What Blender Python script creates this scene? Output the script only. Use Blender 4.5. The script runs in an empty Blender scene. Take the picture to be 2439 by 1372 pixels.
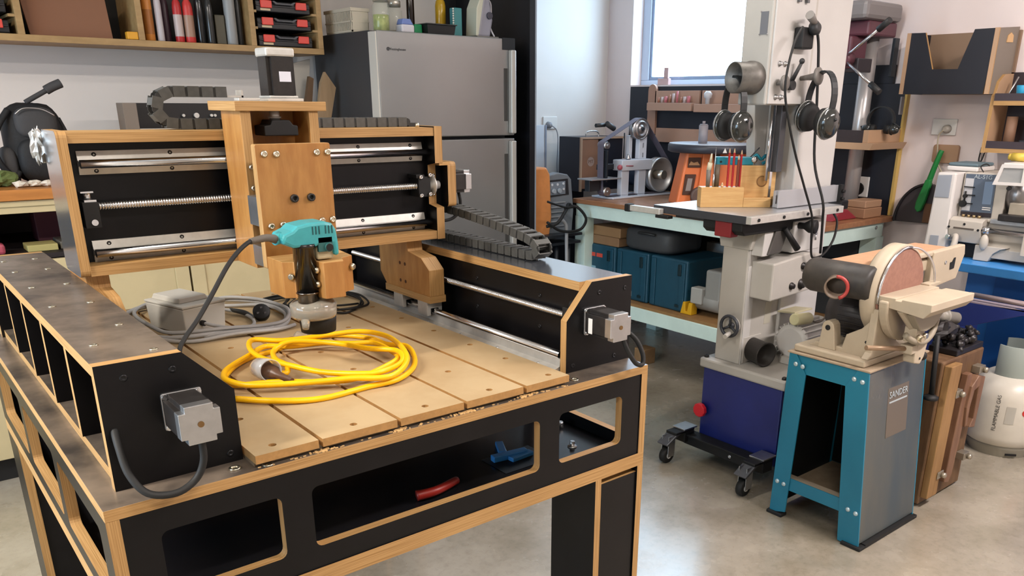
import bpy, math, random
from mathutils import Vector, Matrix
from mathutils.geometry import tessellate_polygon
random.seed(7)
PI = math.pi
scn = bpy.context.scene
COL = scn.collection
# ---------------------------------------------------------------- camera
cam_d = bpy.data.cameras.new('camera'); cam = bpy.data.objects.new('camera', cam_d); COL.objects.link(cam)
RX = Vector((0.76965555, -0.63840748, 0.00813792)); RY = Vector((-0.21140274, -0.26685011, -0.94026587)); RZ = Vector((0.60244436, 0.72196046, -0.34034376))
m3 = Matrix((RX, -RY, -RZ)).transposed()
cam.matrix_world = Matrix.Translation((0, 0, 1.4)) @ m3.to_4x4()
cam_d.sensor_width = 36.0; cam_d.lens = 1934.8 / 2439 * 36; cam_d.shift_x = -78.6 / 2439; cam_d.shift_y = 258.9 / 2439
cam_d.clip_start = .05; cam_d.clip_end = 60
scn.camera = cam
# ---------------------------------------------------------------- world, lights, exposure
w = bpy.data.worlds.new('sky'); scn.world = w; w.use_nodes = True
bg = w.node_tree.nodes['Background']; bg.inputs[0].default_value = (.55, .78, 1.0, 1); bg.inputs[1].default_value = 14
scn.view_settings.view_transform = 'Standard'; scn.view_settings.look = 'None'; scn.view_settings.gamma = 1; scn.view_settings.use_curve_mapping = False
scn.view_settings.exposure = -0.1
scn.cycles.use_denoising = True
scn.cycles.max_bounces = 8; scn.cycles.diffuse_bounces = 4; scn.cycles.glossy_bounces = 4; scn.cycles.transmission_bounces = 6
scn.cycles.sample_clamp_indirect = 6; scn.cycles.caustics_reflective = False; scn.cycles.caustics_refractive = False
def area(name, loc, rot, sx, sy, power, col, portal=False):
    d = bpy.data.lights.new(name, 'AREA'); d.shape = 'RECTANGLE'; d.size = sx; d.size_y = sy; d.energy = power; d.color = col
    if portal: d.cycles.is_portal = True
    o = bpy.data.objects.new(name, d); COL.objects.link(o); o.location = loc; o.rotation_euler = rot
    return o
WARM = (1.0, .905, .80)
area('ceiling_lamp_light', (0.2, -0.2, 2.52), (0, 0, 0), 1.2, .14, 32, WARM)
area('ceiling_lamp_light', (2.7, -0.1, 2.52), (0, 0, 0), 1.2, .14, 108, (1.0, .90, .87))
area('ceiling_lamp_light', (-1.5, 1.4, 2.52), (0, 0, 0), 1.2, .14, 138, WARM)
area('ceiling_lamp_light', (2.3, 1.9, 2.52), (0, 0, 0), 1.2, .14, 20, (1.0, .94, .88))  # added fill lamp, unseen, to brighten the bench area
area('window_portal', (4.16, 3.505, 1.95), (0, PI/2, 0), .95, .86, 1, (1, 1, 1), True)
area('window_portal', (-2.62, 1.9, 1.3), (0, -PI/2, 0), 1.5, 2.2, 1, (1, 1, 1), True)
# ---------------------------------------------------------------- materials
def lin(h):
    if isinstance(h, str):
        r = [int(h[i:i+2], 16) / 255 for i in (0, 2, 4)]
        return tuple((c / 12.92 if c <= .04045 else ((c + .055) / 1.055) ** 2.4) for c in r)
    return h
MC = {}
def mat(name, col, rough=.5, metal=0.0, var=0.0, scale=20, bump=0.0, col2=None, stretch=(1, 1, 1), spec=.5, coat=0.0, emis=None, trans=0.0, ior=1.45, alpha=1.0, rvar=0.0, edge=(.4, .62)):
    if name in MC: return MC[name]
    m = bpy.data.materials.new(name); MC[name] = m; m.use_nodes = True
    nt = m.node_tree; b = nt.nodes['Principled BSDF']
    c = lin(col)
    b.inputs['Base Color'].default_value = (*c, 1); b.inputs['Roughness'].default_value = rough; b.inputs['Metallic'].default_value = metal
    b.inputs['Specular IOR Level'].default_value = spec; b.inputs['IOR'].default_value = ior
    if coat: b.inputs['Coat Weight'].default_value = coat; b.inputs['Coat Roughness'].default_value = .12
    if trans: b.inputs['Transmission Weight'].default_value = trans
    if alpha < 1: b.inputs['Alpha'].default_value = alpha
    if emis: b.inputs['Emission Color'].default_value = (*lin(emis[0]), 1); b.inputs['Emission Strength'].default_value = emis[1]
    if var or bump or col2 or rvar:
        tc = nt.nodes.new('ShaderNodeTexCoord'); mp = nt.nodes.new('ShaderNodeMapping'); mp.inputs['Scale'].default_value = stretch
        nt.links.new(tc.outputs['Object'], mp.inputs[0])
        n = nt.nodes.new('ShaderNodeTexNoise'); n.inputs['Scale'].default_value = scale; n.inputs['Detail'].default_value = 5; n.inputs['Roughness'].default_value = .6
        nt.links.new(mp.outputs[0], n.inputs['Vector'])
        if var or col2:
            r = nt.nodes.new('ShaderNodeValToRGB'); r.color_ramp.elements[0].position = edge[0]; r.color_ramp.elements[1].position = edge[1]
            d2 = lin(col2) if col2 else tuple(x * (1 - var) for x in c); u = c if col2 else tuple(min(1, x * (1 + var)) for x in c)
            r.color_ramp.elements[0].color = (*d2, 1); r.color_ramp.elements[1].color = (*u, 1)
            nt.links.new(n.outputs['Fac'], r.inputs[0]); nt.links.new(r.outputs[0], b.inputs['Base Color'])
        if rvar:
            mr = nt.nodes.new('ShaderNodeMapRange'); mr.inputs[3].default_value = max(0, rough - rvar); mr.inputs[4].default_value = rough + rvar; mr.inputs[1].default_value = .35; mr.inputs[2].default_value = .65
            nt.links.new(n.outputs['Fac'], mr.inputs[0]); nt.links.new(mr.outputs[0], b.inputs['Roughness'])
        if bump:
            bp = nt.nodes.new('ShaderNodeBump'); bp.inputs['Strength'].default_value = bump; bp.inputs['Distance'].default_value = .002
            nt.links.new(n.outputs['Fac'], bp.inputs['Height']); nt.links.new(bp.outputs[0], b.inputs['Normal'])
    return m
def ply_edge(name, base, dark, n=700):
    if name in MC: return MC[name]
    m = mat(name, base, .55); nt = m.node_tree; b = nt.nodes['Principled BSDF']
    uv = nt.nodes.new('ShaderNodeUVMap'); uv.uv_map = 'UVMap'; mp = nt.nodes.new('ShaderNodeMapping'); mp.inputs['Scale'].default_value = (6, n, 1)
    nz = nt.nodes.new('ShaderNodeTexNoise'); nz.inputs['Scale'].default_value = 1; nz.inputs['Detail'].default_value = 2
    nt.links.new(uv.outputs[0], mp.inputs[0]); nt.links.new(mp.outputs[0], nz.inputs['Vector'])
    r = nt.nodes.new('ShaderNodeValToRGB'); r.color_ramp.elements[0].position = .38; r.color_ramp.elements[1].position = .6
    r.color_ramp.elements[0].color = (*lin(dark), 1); r.color_ramp.elements[1].color = (*lin(base), 1)
    nt.links.new(nz.outputs['Fac'], r.inputs[0]); nt.links.new(r.outputs[0], b.inputs['Base Color'])
    return m
BLK = mat('black_film', '0d0c0e', .36, var=.2, scale=14, spec=.28)
BLKD = mat('dusty_black_film', '2c2724', .42, col2='786b5e', scale=6, rvar=.14, edge=(.32, .66), spec=.5, coat=.45)
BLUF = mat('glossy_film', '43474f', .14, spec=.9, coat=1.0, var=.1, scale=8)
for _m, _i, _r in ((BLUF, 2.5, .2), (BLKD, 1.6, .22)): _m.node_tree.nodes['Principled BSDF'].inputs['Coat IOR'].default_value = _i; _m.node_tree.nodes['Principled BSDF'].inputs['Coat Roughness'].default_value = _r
PLY = ply_edge('plywood_edge', 'b9925f', '9a7444')
PLYB = mat('plywood_face', 'ab7a40', .5, col2='9c6a34', scale=9, stretch=(5, 5, 1), coat=.15)
PLYC = mat('plywood_face_pale', 'c09a66', .5, col2='b0864f', scale=8, stretch=(1, 5, 5))
MDF = mat('fibreboard', 'b09975', .62, col2='a68d68', scale=6, bump=.06)
MDFE = mat('fibreboard_edge', 'a87f4c', .7, var=.08, scale=80)
STEEL = mat('polished_steel', 'd8d8da', .18, 1.0)
ALU = mat('aluminium', 'b9b9ba', .38, 1.0, var=.06, scale=30)
ALUP = mat('aluminium_pale', 'c9c7c2', .45, .6, var=.05, scale=40)
ZINC = mat('zinc_bolt', 'd6cdb8', .28, 1.0)
DKGREY = mat('dark_plastic', '2b2b2c', .5, var=.1)
MOTB = mat('motor_lamination', '2a2726', .42, .3, var=.15, scale=60)
CHAIN = mat('chain_plastic', '4b4b49', .55, var=.1, scale=50)
CHAIND = mat('chain_plastic_dark', '2a2a29', .6)
BLACK = mat('matt_black', '0d0d0e', .6)
RUB = mat('black_rubber', '161616', .65)
WHITE = mat('white_plastic', 'dcdad6', .5)
# ---------------------------------------------------------------- mesh builder (world coordinates, metres)
class MB:
    def __init__(s): s.v = []; s.f = []; s.m = []; s.s = []; s.uv = []
    def add(s, vs, fs, m=0, smooth=False, uvs=None):
        o = len(s.v); s.v += [Vector(p) for p in vs]
        for i, f in enumerate(fs):
            s.f.append([k + o for k in f]); s.m.append(m[i] if isinstance(m, list) else m); s.s.append(smooth[i] if isinstance(smooth, list) else smooth)
            s.uv.append(uvs[i] if uvs else [(0, 0)] * len(f))
        return s
    def box(s, x0, x1, y0, y1, z0, z1, m=0, ms=None, ax='z'):
        """ms: material of the four sides when the two faces along ax take m"""
        return s.prism({'z': [(x0, y0), (x1, y0), (x1, y1), (x0, y1)], 'y': [(x0, z0), (x1, z0), (x1, z1), (x0, z1)], 'x': [(y0, z0), (y1, z0), (y1, z1), (y0, z1)]}[ax], ax, *{'z': (z0, z1), 'y': (y0, y1), 'x': (x0, x1)}[ax], m, m if ms is None else ms)
    def prism(s, pts, ax, a0, a1, m=0, ms=0, holes=(), smooth=False):
        P = {'z': lambda u, v, a: (u, v, a), 'y': lambda u, v, a: (u, a, v), 'x': lambda u, v, a: (a, u, v)}[ax]
        loops = [list(pts)] + [list(h) for h in holes]
        def area2(L): return sum(L[i][0] * L[(i + 1) % len(L)][1] - L[(i + 1) % len(L)][0] * L[i][1] for i in range(len(L)))
        flip = (ax == 'y')
        for k, L in enumerate(loops):
            if (area2(L) < 0) != (k > 0): L.reverse()
        vs = []; fs = []; mm = []; uvs = []; sm = []
        flat = [p for L in loops for p in L]; N = len(flat)
        vs = [P(u, v, a0) for u, v in flat] + [P(u, v, a1) for u, v in flat]
        if len(loops) == 1: tris = [list(range(N))]
        else:
            tris = []
            for t in tessellate_polygon([[Vector((u, v, 0)) for u, v in L] for L in loops]):
                a, b, c = [flat[i] for i in t]
                tris.append(list(t) if (b[0]-a[0])*(c[1]-a[1]) - (c[0]-a[0])*(b[1]-a[1]) > 0 else list(t)[::-1])
        for t in tris:
            fs.append([i + N for i in t]); fs.append(t[::-1]); mm += [m, m]; sm += [False, False]
            uvs.append([flat[i] for i in t]); uvs.append([flat[i] for i in t[::-1]])
        o = 0; th = a1 - a0
        for L in loops:
            d = 0; n = len(L)
            for i in range(n):
                j = (i + 1) % n; e = math.dist(L[i], L[j])
                fs.append([o + i, o + j, o + j + N, o + i + N]); mm.append(ms); sm.append(smooth)
                uvs.append([(d, 0), (d + e, 0), (d + e, th), (d, th)]); d += e
            o += n
        if flip: fs = [f[::-1] for f in fs]; uvs = [u[::-1] for u in uvs]
        return s.add(vs, fs, mm, sm, uvs)
    def cyl(s, p0, p1, r, r1=None, n=20, m=0, cap=True, mcap=None, smooth=True):
        p0, p1 = Vector(p0), Vector(p1); r1 = r if r1 is None else r1
        d = (p1 - p0).normalized(); a = d.orthogonal().normalized(); b = d.cross(a)
        vs = [p0 + (a * math.cos(2*PI*i/n) + b * math.sin(2*PI*i/n)) * r for i in range(n)] + [p1 + (a * math.cos(2*PI*i/n) + b * math.sin(2*PI*i/n)) * r1 for i in range(n)]
        fs = [[i, (i+1) % n, (i+1) % n + n, i + n] for i in range(n)]; L = math.dist(p0, p1); mm = [m] * n; sm = [smooth] * n
        if cap:
            if r > 0: fs.append(list(range(n))[::-1]); mm.append(m if mcap is None else mcap); sm.append(False)
            if r1 > 0: fs.append([i + n for i in range(n)]); mm.append(m if mcap is None else mcap); sm.append(False)
        return s.add(vs, fs, mm, sm)
    def lathe(s, o, d, prof, n=24, m=0, smooth=True, cap=True):
        """prof: (distance along d, radius) pairs"""
        o = Vector(o); d = Vector(d).normalized(); a = d.orthogonal().normalized(); b = d.cross(a); K = len(prof)
        vs = []; fs = []
        for t, r in prof:
            for i in range(n): vs.append(o + d * t + (a * math.cos(2*PI*i/n) + b * math.sin(2*PI*i/n)) * r)
        for k in range(K - 1):
            for i in range(n): fs.append([k*n + i, k*n + (i+1) % n, (k+1)*n + (i+1) % n, (k+1)*n + i])
        sm = [smooth] * len(fs)
        if cap: fs.append(list(range(n))[::-1]); fs.append([(K-1)*n + i for i in range(n)]); sm += [False, False]
        return s.add(vs, fs, m, sm)
    def tube(s, pts, r, n=8, m=0, closed=False, sub=6, smooth_path=True):
        P = [Vector(p) for p in pts]
        if smooth_path and len(P) > 2:
            Q = []; K = len(P)
            for i in range(K if closed else K - 1):
                p0 = P[(i-1) % K] if (closed or i > 0) else P[i]; p1 = P[i]; p2 = P[(i+1) % K]; p3 = P[(i+2) % K] if (closed or i + 2 < K) else P[(i+1) % K]
                for j in range(sub):
                    t = j / sub; Q.append(.5 * ((2*p1) + (p2-p0)*t + (2*p0-5*p1+4*p2-p3)*t*t + (3*p1-p0-3*p2+p3)*t*t*t))
            if not closed: Q.append(P[-1])
            P = Q
        K = len(P); vs = []; fs = []; up = None
        for i, p in enumerate(P):
            d = (P[(i+1) % K] - P[i-1]) if closed else (P[min(i+1, K-1)] - P[max(i-1, 0)])
            d.normalize()
            if up is None: up = d.orthogonal().normalized()
            a = (up - d * up.dot(d)).normalized(); up = a; b = d.cross(a)
            rr = r[0] + (r[1] - r[0]) * i / (K - 1) if isinstance(r, tuple) else r
            for k in range(n): vs.append(p + (a * math.cos(2*PI*k/n) + b * math.sin(2*PI*k/n)) * rr)
        for i in range(K if closed else K - 1):
            j = (i + 1) % K
            for k in range(n): fs.append([i*n + k, i*n + (k+1) % n, j*n + (k+1) % n, j*n + k])
        if not closed: fs.append(list(range(n))[::-1]); fs.append([(K-1)*n + k for k in range(n)])
        return s.add(vs, fs, m, True)
    def sphere(s, c, r, n=16, k=10, m=0, sc=(1, 1, 1)):
        c = Vector(c); vs = [c + Vector((0, 0, -r*sc[2]))]; fs = []
        for j in range(1, k):
            t = PI * j / k
            for i in range(n): vs.append(c + Vector((math.sin(t)*math.cos(2*PI*i/n)*sc[0], math.sin(t)*math.sin(2*PI*i/n)*sc[1], -math.cos(t)*sc[2])) * r)
        vs.append(c + Vector((0, 0, r*sc[2]))); T = len(vs) - 1
        for i in range(n):
            fs.append([0, 1 + (i+1) % n, 1 + i]); fs.append([T, 1 + (k-2)*n + i, 1 + (k-2)*n + (i+1) % n])
            for j in range(k - 2): fs.append([1+j*n+i, 1+j*n+(i+1) % n, 1+(j+1)*n+(i+1) % n, 1+(j+1)*n+i])
        return s.add(vs, fs, m, True)
    def rot(s, c, ax, deg, since=0):
        M = Matrix.Translation(c) @ Matrix.Rotation(math.radians(deg), 4, Vector(ax) if not isinstance(ax, str) else ax) @ Matrix.Translation(-Vector(c))
        for i in range(since, len(s.v)): s.v[i] = M @ s.v[i]
        return s
    def move(s, d, since=0):
        for i in range(since, len(s.v)): s.v[i] = s.v[i] + Vector(d)
        return s
ORG = {}
def emit(name, mb, mats, parent=None, bev=0.0, org=None):
    me = bpy.data.meshes.new(name)
    if parent is not None: o0 = ORG[parent.name]
    else: o0 = Vector(org) if org is not None else Vector((sum(v.x for v in mb.v)/len(mb.v), sum(v.y for v in mb.v)/len(mb.v), min(v.z for v in mb.v)))
    me.from_pydata([tuple(v - o0) for v in mb.v], [], mb.f)
    if not isinstance(mats, (list, tuple)): mats = [mats]
    for mt in mats: me.materials.append(mt)
    for p, mi, sm in zip(me.polygons, mb.m, mb.s): p.material_index = mi; p.use_smooth = sm
    uv = me.uv_layers.new(name='UVMap'); uv.data.foreach_set('uv', [c for f in mb.uv for q in f for c in q])
    me.validate(); me.update()
    ob = bpy.data.objects.new(name, me); COL.objects.link(ob); ORG[ob.name] = o0
    if parent is not None: ob.parent = parent
    else: ob.location = o0
    if bev:
        b = ob.modifiers.new('edge', 'BEVEL'); b.width = bev; b.segments = 2; b.limit_method = 'ANGLE'; b.angle_limit = math.radians(50)
    return ob
def meta(o, label, cat, group=None, kind=None):
    o['label'] = label; o['category'] = cat
    if group: o['group'] = group
    if kind: o['kind'] = kind
    return o
def thing(name, label, cat, loc, group=None):
    o = bpy.data.objects.new(name, None); COL.objects.link(o); o.location = loc; ORG[o.name] = Vector(loc); o.empty_display_size = .05
    return meta(o, label, cat, group)
def solo(name, mb, mats, label, cat, group=None, bev=0, org=None):
    return meta(emit(name, mb, mats, None, bev, org), label, cat, group)
def struct(name, mb, mats, parent=None, bev=0):
    o = emit(name, mb, mats, parent, bev)
    if parent is None: o['kind'] = 'structure'
    return o
def B(*a, **k): return MB().box(*a, **k)
def Cy(*a, **k): return MB().cyl(*a, **k)
def rrect(x0, x1, y0, y1, r=.012, n=4):
    out = []
    for cx, cy, a0 in ((x1-r, y0+r, -90), (x1-r, y1-r, 0), (x0+r, y1-r, 90), (x0+r, y0+r, 180)):
        for i in range(n+1):
            a = math.radians(a0 + 90*i/n); out.append((cx + r*math.cos(a), cy + r*math.sin(a)))
    return out
def circ(cx, cy, r, n=20): return [(cx + r*math.cos(2*PI*i/n), cy + r*math.sin(2*PI*i/n)) for i in range(n)]
def text(name, s, size, loc, ex, ey, mt, parent, ext=.0006):
    """flat lettering lying in the plane spanned by the directions ex (reading) and ey (up)"""
    cu = bpy.data.curves.new(name, 'FONT'); cu.body = s; cu.size = size; cu.extrude = ext; cu.align_x = 'CENTER'; cu.align_y = 'CENTER'; cu.resolution_u = 3
    tmp = bpy.data.objects.new('t', cu); COL.objects.link(tmp); bpy.context.view_layer.update()
    me = bpy.data.meshes.new_from_object(tmp); bpy.data.objects.remove(tmp)
    ex = Vector(ex).normalized(); ey = Vector(ey).normalized(); ez = ex.cross(ey)
    M = Matrix.Translation(Vector(loc) - ORG[parent.name]) @ Matrix((ex, ey, ez)).transposed().to_4x4()
    me.transform(M); me.materials.clear(); me.materials.append(mt)
    o = bpy.data.objects.new(name, me); COL.objects.link(o); o.parent = parent; ORG[o.name] = ORG[parent.name]
    return o
def screw(c, d, r=.006, h=.003, m=0, mb=None):
    mb = mb or MB(); c = Vector(c); d = Vector(d).normalized()
    mb.lathe(c, d, [(0, r), (h*.6, r), (h, r*.7), (h, r*.4), (h*.3, r*.35)], 12, m)
    return mb
# ================================================================ the room
PAINT = mat('white_paint', 'd9d4cf', .6, var=.015, scale=3)
PAINTW = mat('white_paint_right', 'e6d8d5', .6, var=.015, scale=3)
CONC = mat('sealed_concrete', 'aca394', .27, col2='8b8271', scale=3.0, rvar=.1, edge=(.32, .66), spec=.6, bump=.3, coat=1.0)
def tune_floor():
    nt = CONC.node_tree; b = nt.nodes['Principled BSDF']; ramp = [n for n in nt.nodes if n.type == 'VALTORGB'][0]
    tc = nt.nodes.new('ShaderNodeTexCoord'); n2 = nt.nodes.new('ShaderNodeTexNoise'); n2.inputs['Scale'].default_value = 38; n2.inputs['Detail'].default_value = 7; n2.inputs['Roughness'].default_value = .75
    r2 = nt.nodes.new('ShaderNodeValToRGB'); r2.color_ramp.elements[0].position = .3; r2.color_ramp.elements[0].color = (.6, .58, .54, 1); r2.color_ramp.elements[1].position = .52; r2.color_ramp.elements[1].color = (1, 1, 1, 1)
    mx = nt.nodes.new('ShaderNodeMix'); mx.data_type = 'RGBA'; mx.blend_type = 'MULTIPLY'; mx.inputs[0].default_value = .45
    nt.links.new(tc.outputs['Object'], n2.inputs['Vector']); nt.links.new(n2.outputs['Fac'], r2.inputs[0]); nt.links.new(ramp.outputs[0], mx.inputs[6]); nt.links.new(r2.outputs[0], mx.inputs[7]); nt.links.new(mx.outputs[2], b.inputs['Base Color'])
tune_floor(); CONC.node_tree.nodes['Principled BSDF'].inputs['Coat Roughness'].default_value = .26
X0, X1, Y0, Y1, ZC = -2.6, 4.0, -2.6, 4.18, 2.6
struct('floor', B(X0-.2, X1+.2, Y0-.2, Y1+.2, -.1, 0), CONC)
struct('ceiling', B(X0-.2, X1+.2, Y0-.2, Y1+.2, ZC, ZC+.1), mat('ceiling_paint', 'd8d5d0', .7, var=.01))
struct('wall_back', B(X0-.2, X1+.2, Y1, Y1+.16, 0, ZC), PAINT)
struct('wall_near', B(X0-.2, X1+.2, Y0-.16, Y0, 0, ZC), PAINT)
WY0, WY1, WZ0, WZ1 = 3.05, 3.96, 1.51, 2.4
struct('wall_right', MB().prism([(Y0, 0), (Y1, 0), (Y1, ZC), (Y0, ZC)], 'x', X1, X1+.16, 0, 0, [[(WY0, WZ0), (WY1, WZ0), (WY1, WZ1), (WY0, WZ1)]]), PAINTW)
struct('wall_left', MB().prism([(Y0, 0), (Y1, 0), (Y1, ZC), (Y0, ZC)], 'x', X0-.16, X0, 0, 0, [[(.8, .55), (3.0, .55), (3.0, 2.05), (.8, 2.05)]]), PAINT)
# window in the right wall, glazed, in a recess
FR = mat('window_frame_white', 'b9c6d8', .35)
win = thing('window_1', 'white framed window with bright frosted daylight beside the bandsaw', 'window', (X1+.12, 3.505, WZ0)); win['kind'] = 'structure'; del win['category']; del win['label']
fm = MB()
for a in ((WY0, WY1, WZ0, WZ0+.03), (WY0, WY1, WZ1-.04, WZ1), (WY0, WY0+.065, WZ0+.03, WZ1-.04), (WY1-.065, WY1, WZ0+.03, WZ1-.04)): fm.box(X1+.09, X1+.14, *a)
emit('window_frame', fm, FR, win, .004)
f2 = MB()
for a in ((WY0+.065, WY1-.065, WZ0+.03, WZ0+.05), (WY0+.065, WY0+.085, WZ0+.05, WZ1-.04), (WY1-.085, WY1-.065, WZ0+.05, WZ1-.04)): f2.box(X1+.1, X1+.13, *a)
emit('sash', f2, mat('sash_grey', '8d9cb4', .35, .4), win, .002)
GL = bpy.data.materials.new('window_glass'); GL.use_nodes = True; nt = GL.node_tree; nt.nodes.remove(nt.nodes['Principled BSDF'])
gt = nt.nodes.new('ShaderNodeBsdfTransparent'); gg = nt.nodes.new('ShaderNodeBsdfGlossy'); gg.inputs['Roughness'].default_value = .05; gm = nt.nodes.new('ShaderNodeMixShader'); gm.inputs[0].default_value = .06
nt.links.new(gt.outputs[0], gm.inputs[1]); nt.links.new(gg.outputs[0], gm.inputs[2]); nt.links.new(gm.outputs[0], nt.nodes['Material Output'].inputs[0]); MC['window_glass'] = GL
emit('pane', B(X1+.112, X1+.117, WY0+.085, WY1-.085, WZ0+.05, WZ1-.04), GL, win)
win2 = bpy.data.objects.new('window_2', None); COL.objects.link(win2); win2.location = (X0-.1, 1.9, .55); ORG['window_2'] = Vector(win2.location); win2['kind'] = 'structure'
fm = MB()
for a in ((.8, 3.0, .55, .6), (.8, 3.0, 2.0, 2.05), (.8, .85, .6, 2.0), (2.95, 3.0, .6, 2.0), (1.88, 1.92, .6, 2.0)): fm.box(X0-.12, X0-.07, *a)
emit('window_frame', fm, FR, win2, .003); emit('pane', B(X0-.097, X0-.093, .85, 2.95, .6, 2.0), GL, win2)
# strip lights; the last one is added to brighten the bench area
for i, (x, y) in enumerate(((.2, -.2), (2.7, -.1), (-1.5, 1.4), (2.3, 1.9))):
    t = thing('ceiling_lamp', ['white batten lamp on the ceiling just behind the viewer', 'white batten lamp on the ceiling over the open floor at right', 'white batten lamp on the ceiling by the far left wall', 'added white batten lamp brightening the bench area, between the fridge and the bandsaw', 'white batten lamp on the ceiling in front of the fridge'][i], 'lamp', (x, y, 2.55), 'batten lamps on the ceiling')
    emit('body', B(x-.62, x+.62, y-.05, y+.05, 2.55, 2.6), WHITE, t, .004); emit('tube', Cy((x-.6, y, 2.538), (x+.6, y, 2.538), .012, n=12), mat('lamp_tube', 'ffffff', .3, emis=('ffe9c8', 6)), t)

# ================================================================ cnc table
T = thing('cnc_router_table', 'black plywood machine table with pale edges, fibreboard bed and two side beams', 'machine', (.17, 1.143, 0))
mats3 = [BLKD, PLY, BLK]
emit('table_top', B(.170, 1.243, 1.143, 2.27, .852, .870, 0, 1), mats3, T, .0006)
holes = [rrect(.237, .417, .705, .814), rrect(.467, .943, .705, .814), rrect(.994, 1.170, .705, .814)]
emit('front_panel', MB().prism([(.188, .666), (1.225, .666), (1.225, .852), (.188, .852)], 'y', 1.145, 1.163, 0, 1, holes), [BLK, PLY], T)
emit('back_panel', B(.188, 1.225, 2.25, 2.268, .666, .852, 0, 1, 'y'), [BLK, PLY], T)
so = [rrect(a, b, .695, .820) for a, b in ((1.20, 1.505), (1.545, 1.85), (1.89, 2.2))]
for x in (.170, 1.225):
    emit('side_panel', MB().prism([(1.143, .666), (2.27, .666), (2.27, .852), (1.143, .852)], 'x', x, x+.018, 0, 1, so), [BLK, PLY], T)
emit('bottom_board', MB().prism([(.170, 1.143), (1.243, 1.143), (1.243, 2.27), (.170, 2.27)], 'z', .651, .666, 0, 1, [rrect(.45, .96, 1.55, 1.95)]), [mat('inner_black_film', '121215', .22, spec=.5), PLY], T)
emit('bottom_board', MB().prism([(.170, 1.143), (1.243, 1.143), (1.243, 2.27), (.170, 2.27)], 'z', .635, .651, 0, 1, [rrect(.34, 1.07, 1.33, 2.08)]), [BLK, PLY], T)
emit('rib', B(.188, 1.225, 1.68, 1.698, .80, .852, 0, 1, 'y'), [BLK, PLY], T)
# legs, each an open column of three boards
for lx, ly, fx, fy in ((1.098, 1.143, 1, 1), (.170, 1.143, 0, 1), (.170, 2.125, 0, 0), (1.098, 2.125, 1, 0)):
    lg = bpy.data.objects.new('leg', None)
    mb = MB()
    mb.box(lx, lx+.017, ly, ly+.145, 0, .635, 0, 1, 'x'); L = emit('leg', mb, [BLK, PLY], T)
    emit('leg_board', B(lx+.128, lx+.145, ly, ly+.145, 0, .635, 0, 1, 'x'), [BLK, PLY], L)
    emit('leg_board', B(lx+.017, lx+.128, ly+.004, ly+.021, 0, .62, 0, 1, 'y'), [BLK, PLY], L)
    emit('leg_cap', B(lx+.017, lx+.128, ly+.021, ly+.145, .617, .635, 0, 1, 'z'), [BLK, PLY], L)
# spoil board
SL = []
for i, (a, b) in enumerate(((.386, .489), (.496, .632), (.639, .769), (.776, .906), (.914, 1.022))):
    c = (.424, .564, .704, .845, .990)[i]
    hs = [circ(c, y, .0065, 12) for y in (1.177, 1.318, 1.45, 1.60, 1.75, 1.90, 2.05, 2.20)]
    s_ = emit('slat', MB().prism([(a, 1.150), (b, 1.150), (b, 2.262), (a, 2.262)], 'z', .876, .890, 0, 1, hs), [MDF, MDFE], T, 0)
    SL.append(s_)
emit('spoilboard_base', B(.386, 1.022, 1.158, 2.262, .870, .876), mat('bed_packing', '6d5c48', .7), T)
# left beam
EPL = [(.199, .870), (.383, .870), (.383, .987), (.315, 1.058), (.199, 1.058)]
emit('end_plate', MB().prism(EPL, 'y', 1.197, 1.215, 0, 1), [BLK, PLY], T)
emit('end_plate', MB().prism(EPL, 'y', 2.232, 2.250, 0, 1), [BLK, PLY], T)
emit('beam_top', B(.199, .316, 1.215, 2.232, 1.040, 1.058, 0, 1), [BLKD, PLY], T)
emit('beam_floor', B(.205, .36, 1.215, 2.232, .870, .887, 0, 1), [BLKD, PLY], T)
for y in (1.405, 1.605, 1.80, 2.00): emit('fin', MB().prism([(.202, .887), (.297, .887), (.297, 1.040), (.202, 1.040)], 'y', y, y+.017, 0, 1), [BLK, PLY], T)
emit('inner_panel', B(.297, .315, 1.215, 2.232, .887, 1.040, 0, 1, 'x'), [BLK, PLY], T)
# right beam
EPR = [(1.061, .870), (1.245, .870), (1.245, 1.055), (1.128, 1.055), (1.061, .981)]
emit('end_plate', MB().prism(EPR, 'y', 1.205, 1.223, 0, 1), [BLK, PLY], T)
emit('end_plate', MB().prism(EPR, 'y', 2.232, 2.250, 0, 1), [BLK, PLY], T)
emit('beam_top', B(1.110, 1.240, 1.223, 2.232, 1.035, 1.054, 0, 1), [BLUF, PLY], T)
emit('inner_panel', B(1.118, 1.136, 1.223, 2.232, .870, 1.035, 0, 1, 'x'), [BLK, PLY], T)
for y in (1.42, 1.62, 1.82, 2.02): emit('fin', B(1.136, 1.238, y, y+.017, .870, 1.035, 0, 1, 'y'), [BLK, PLY], T)
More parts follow.
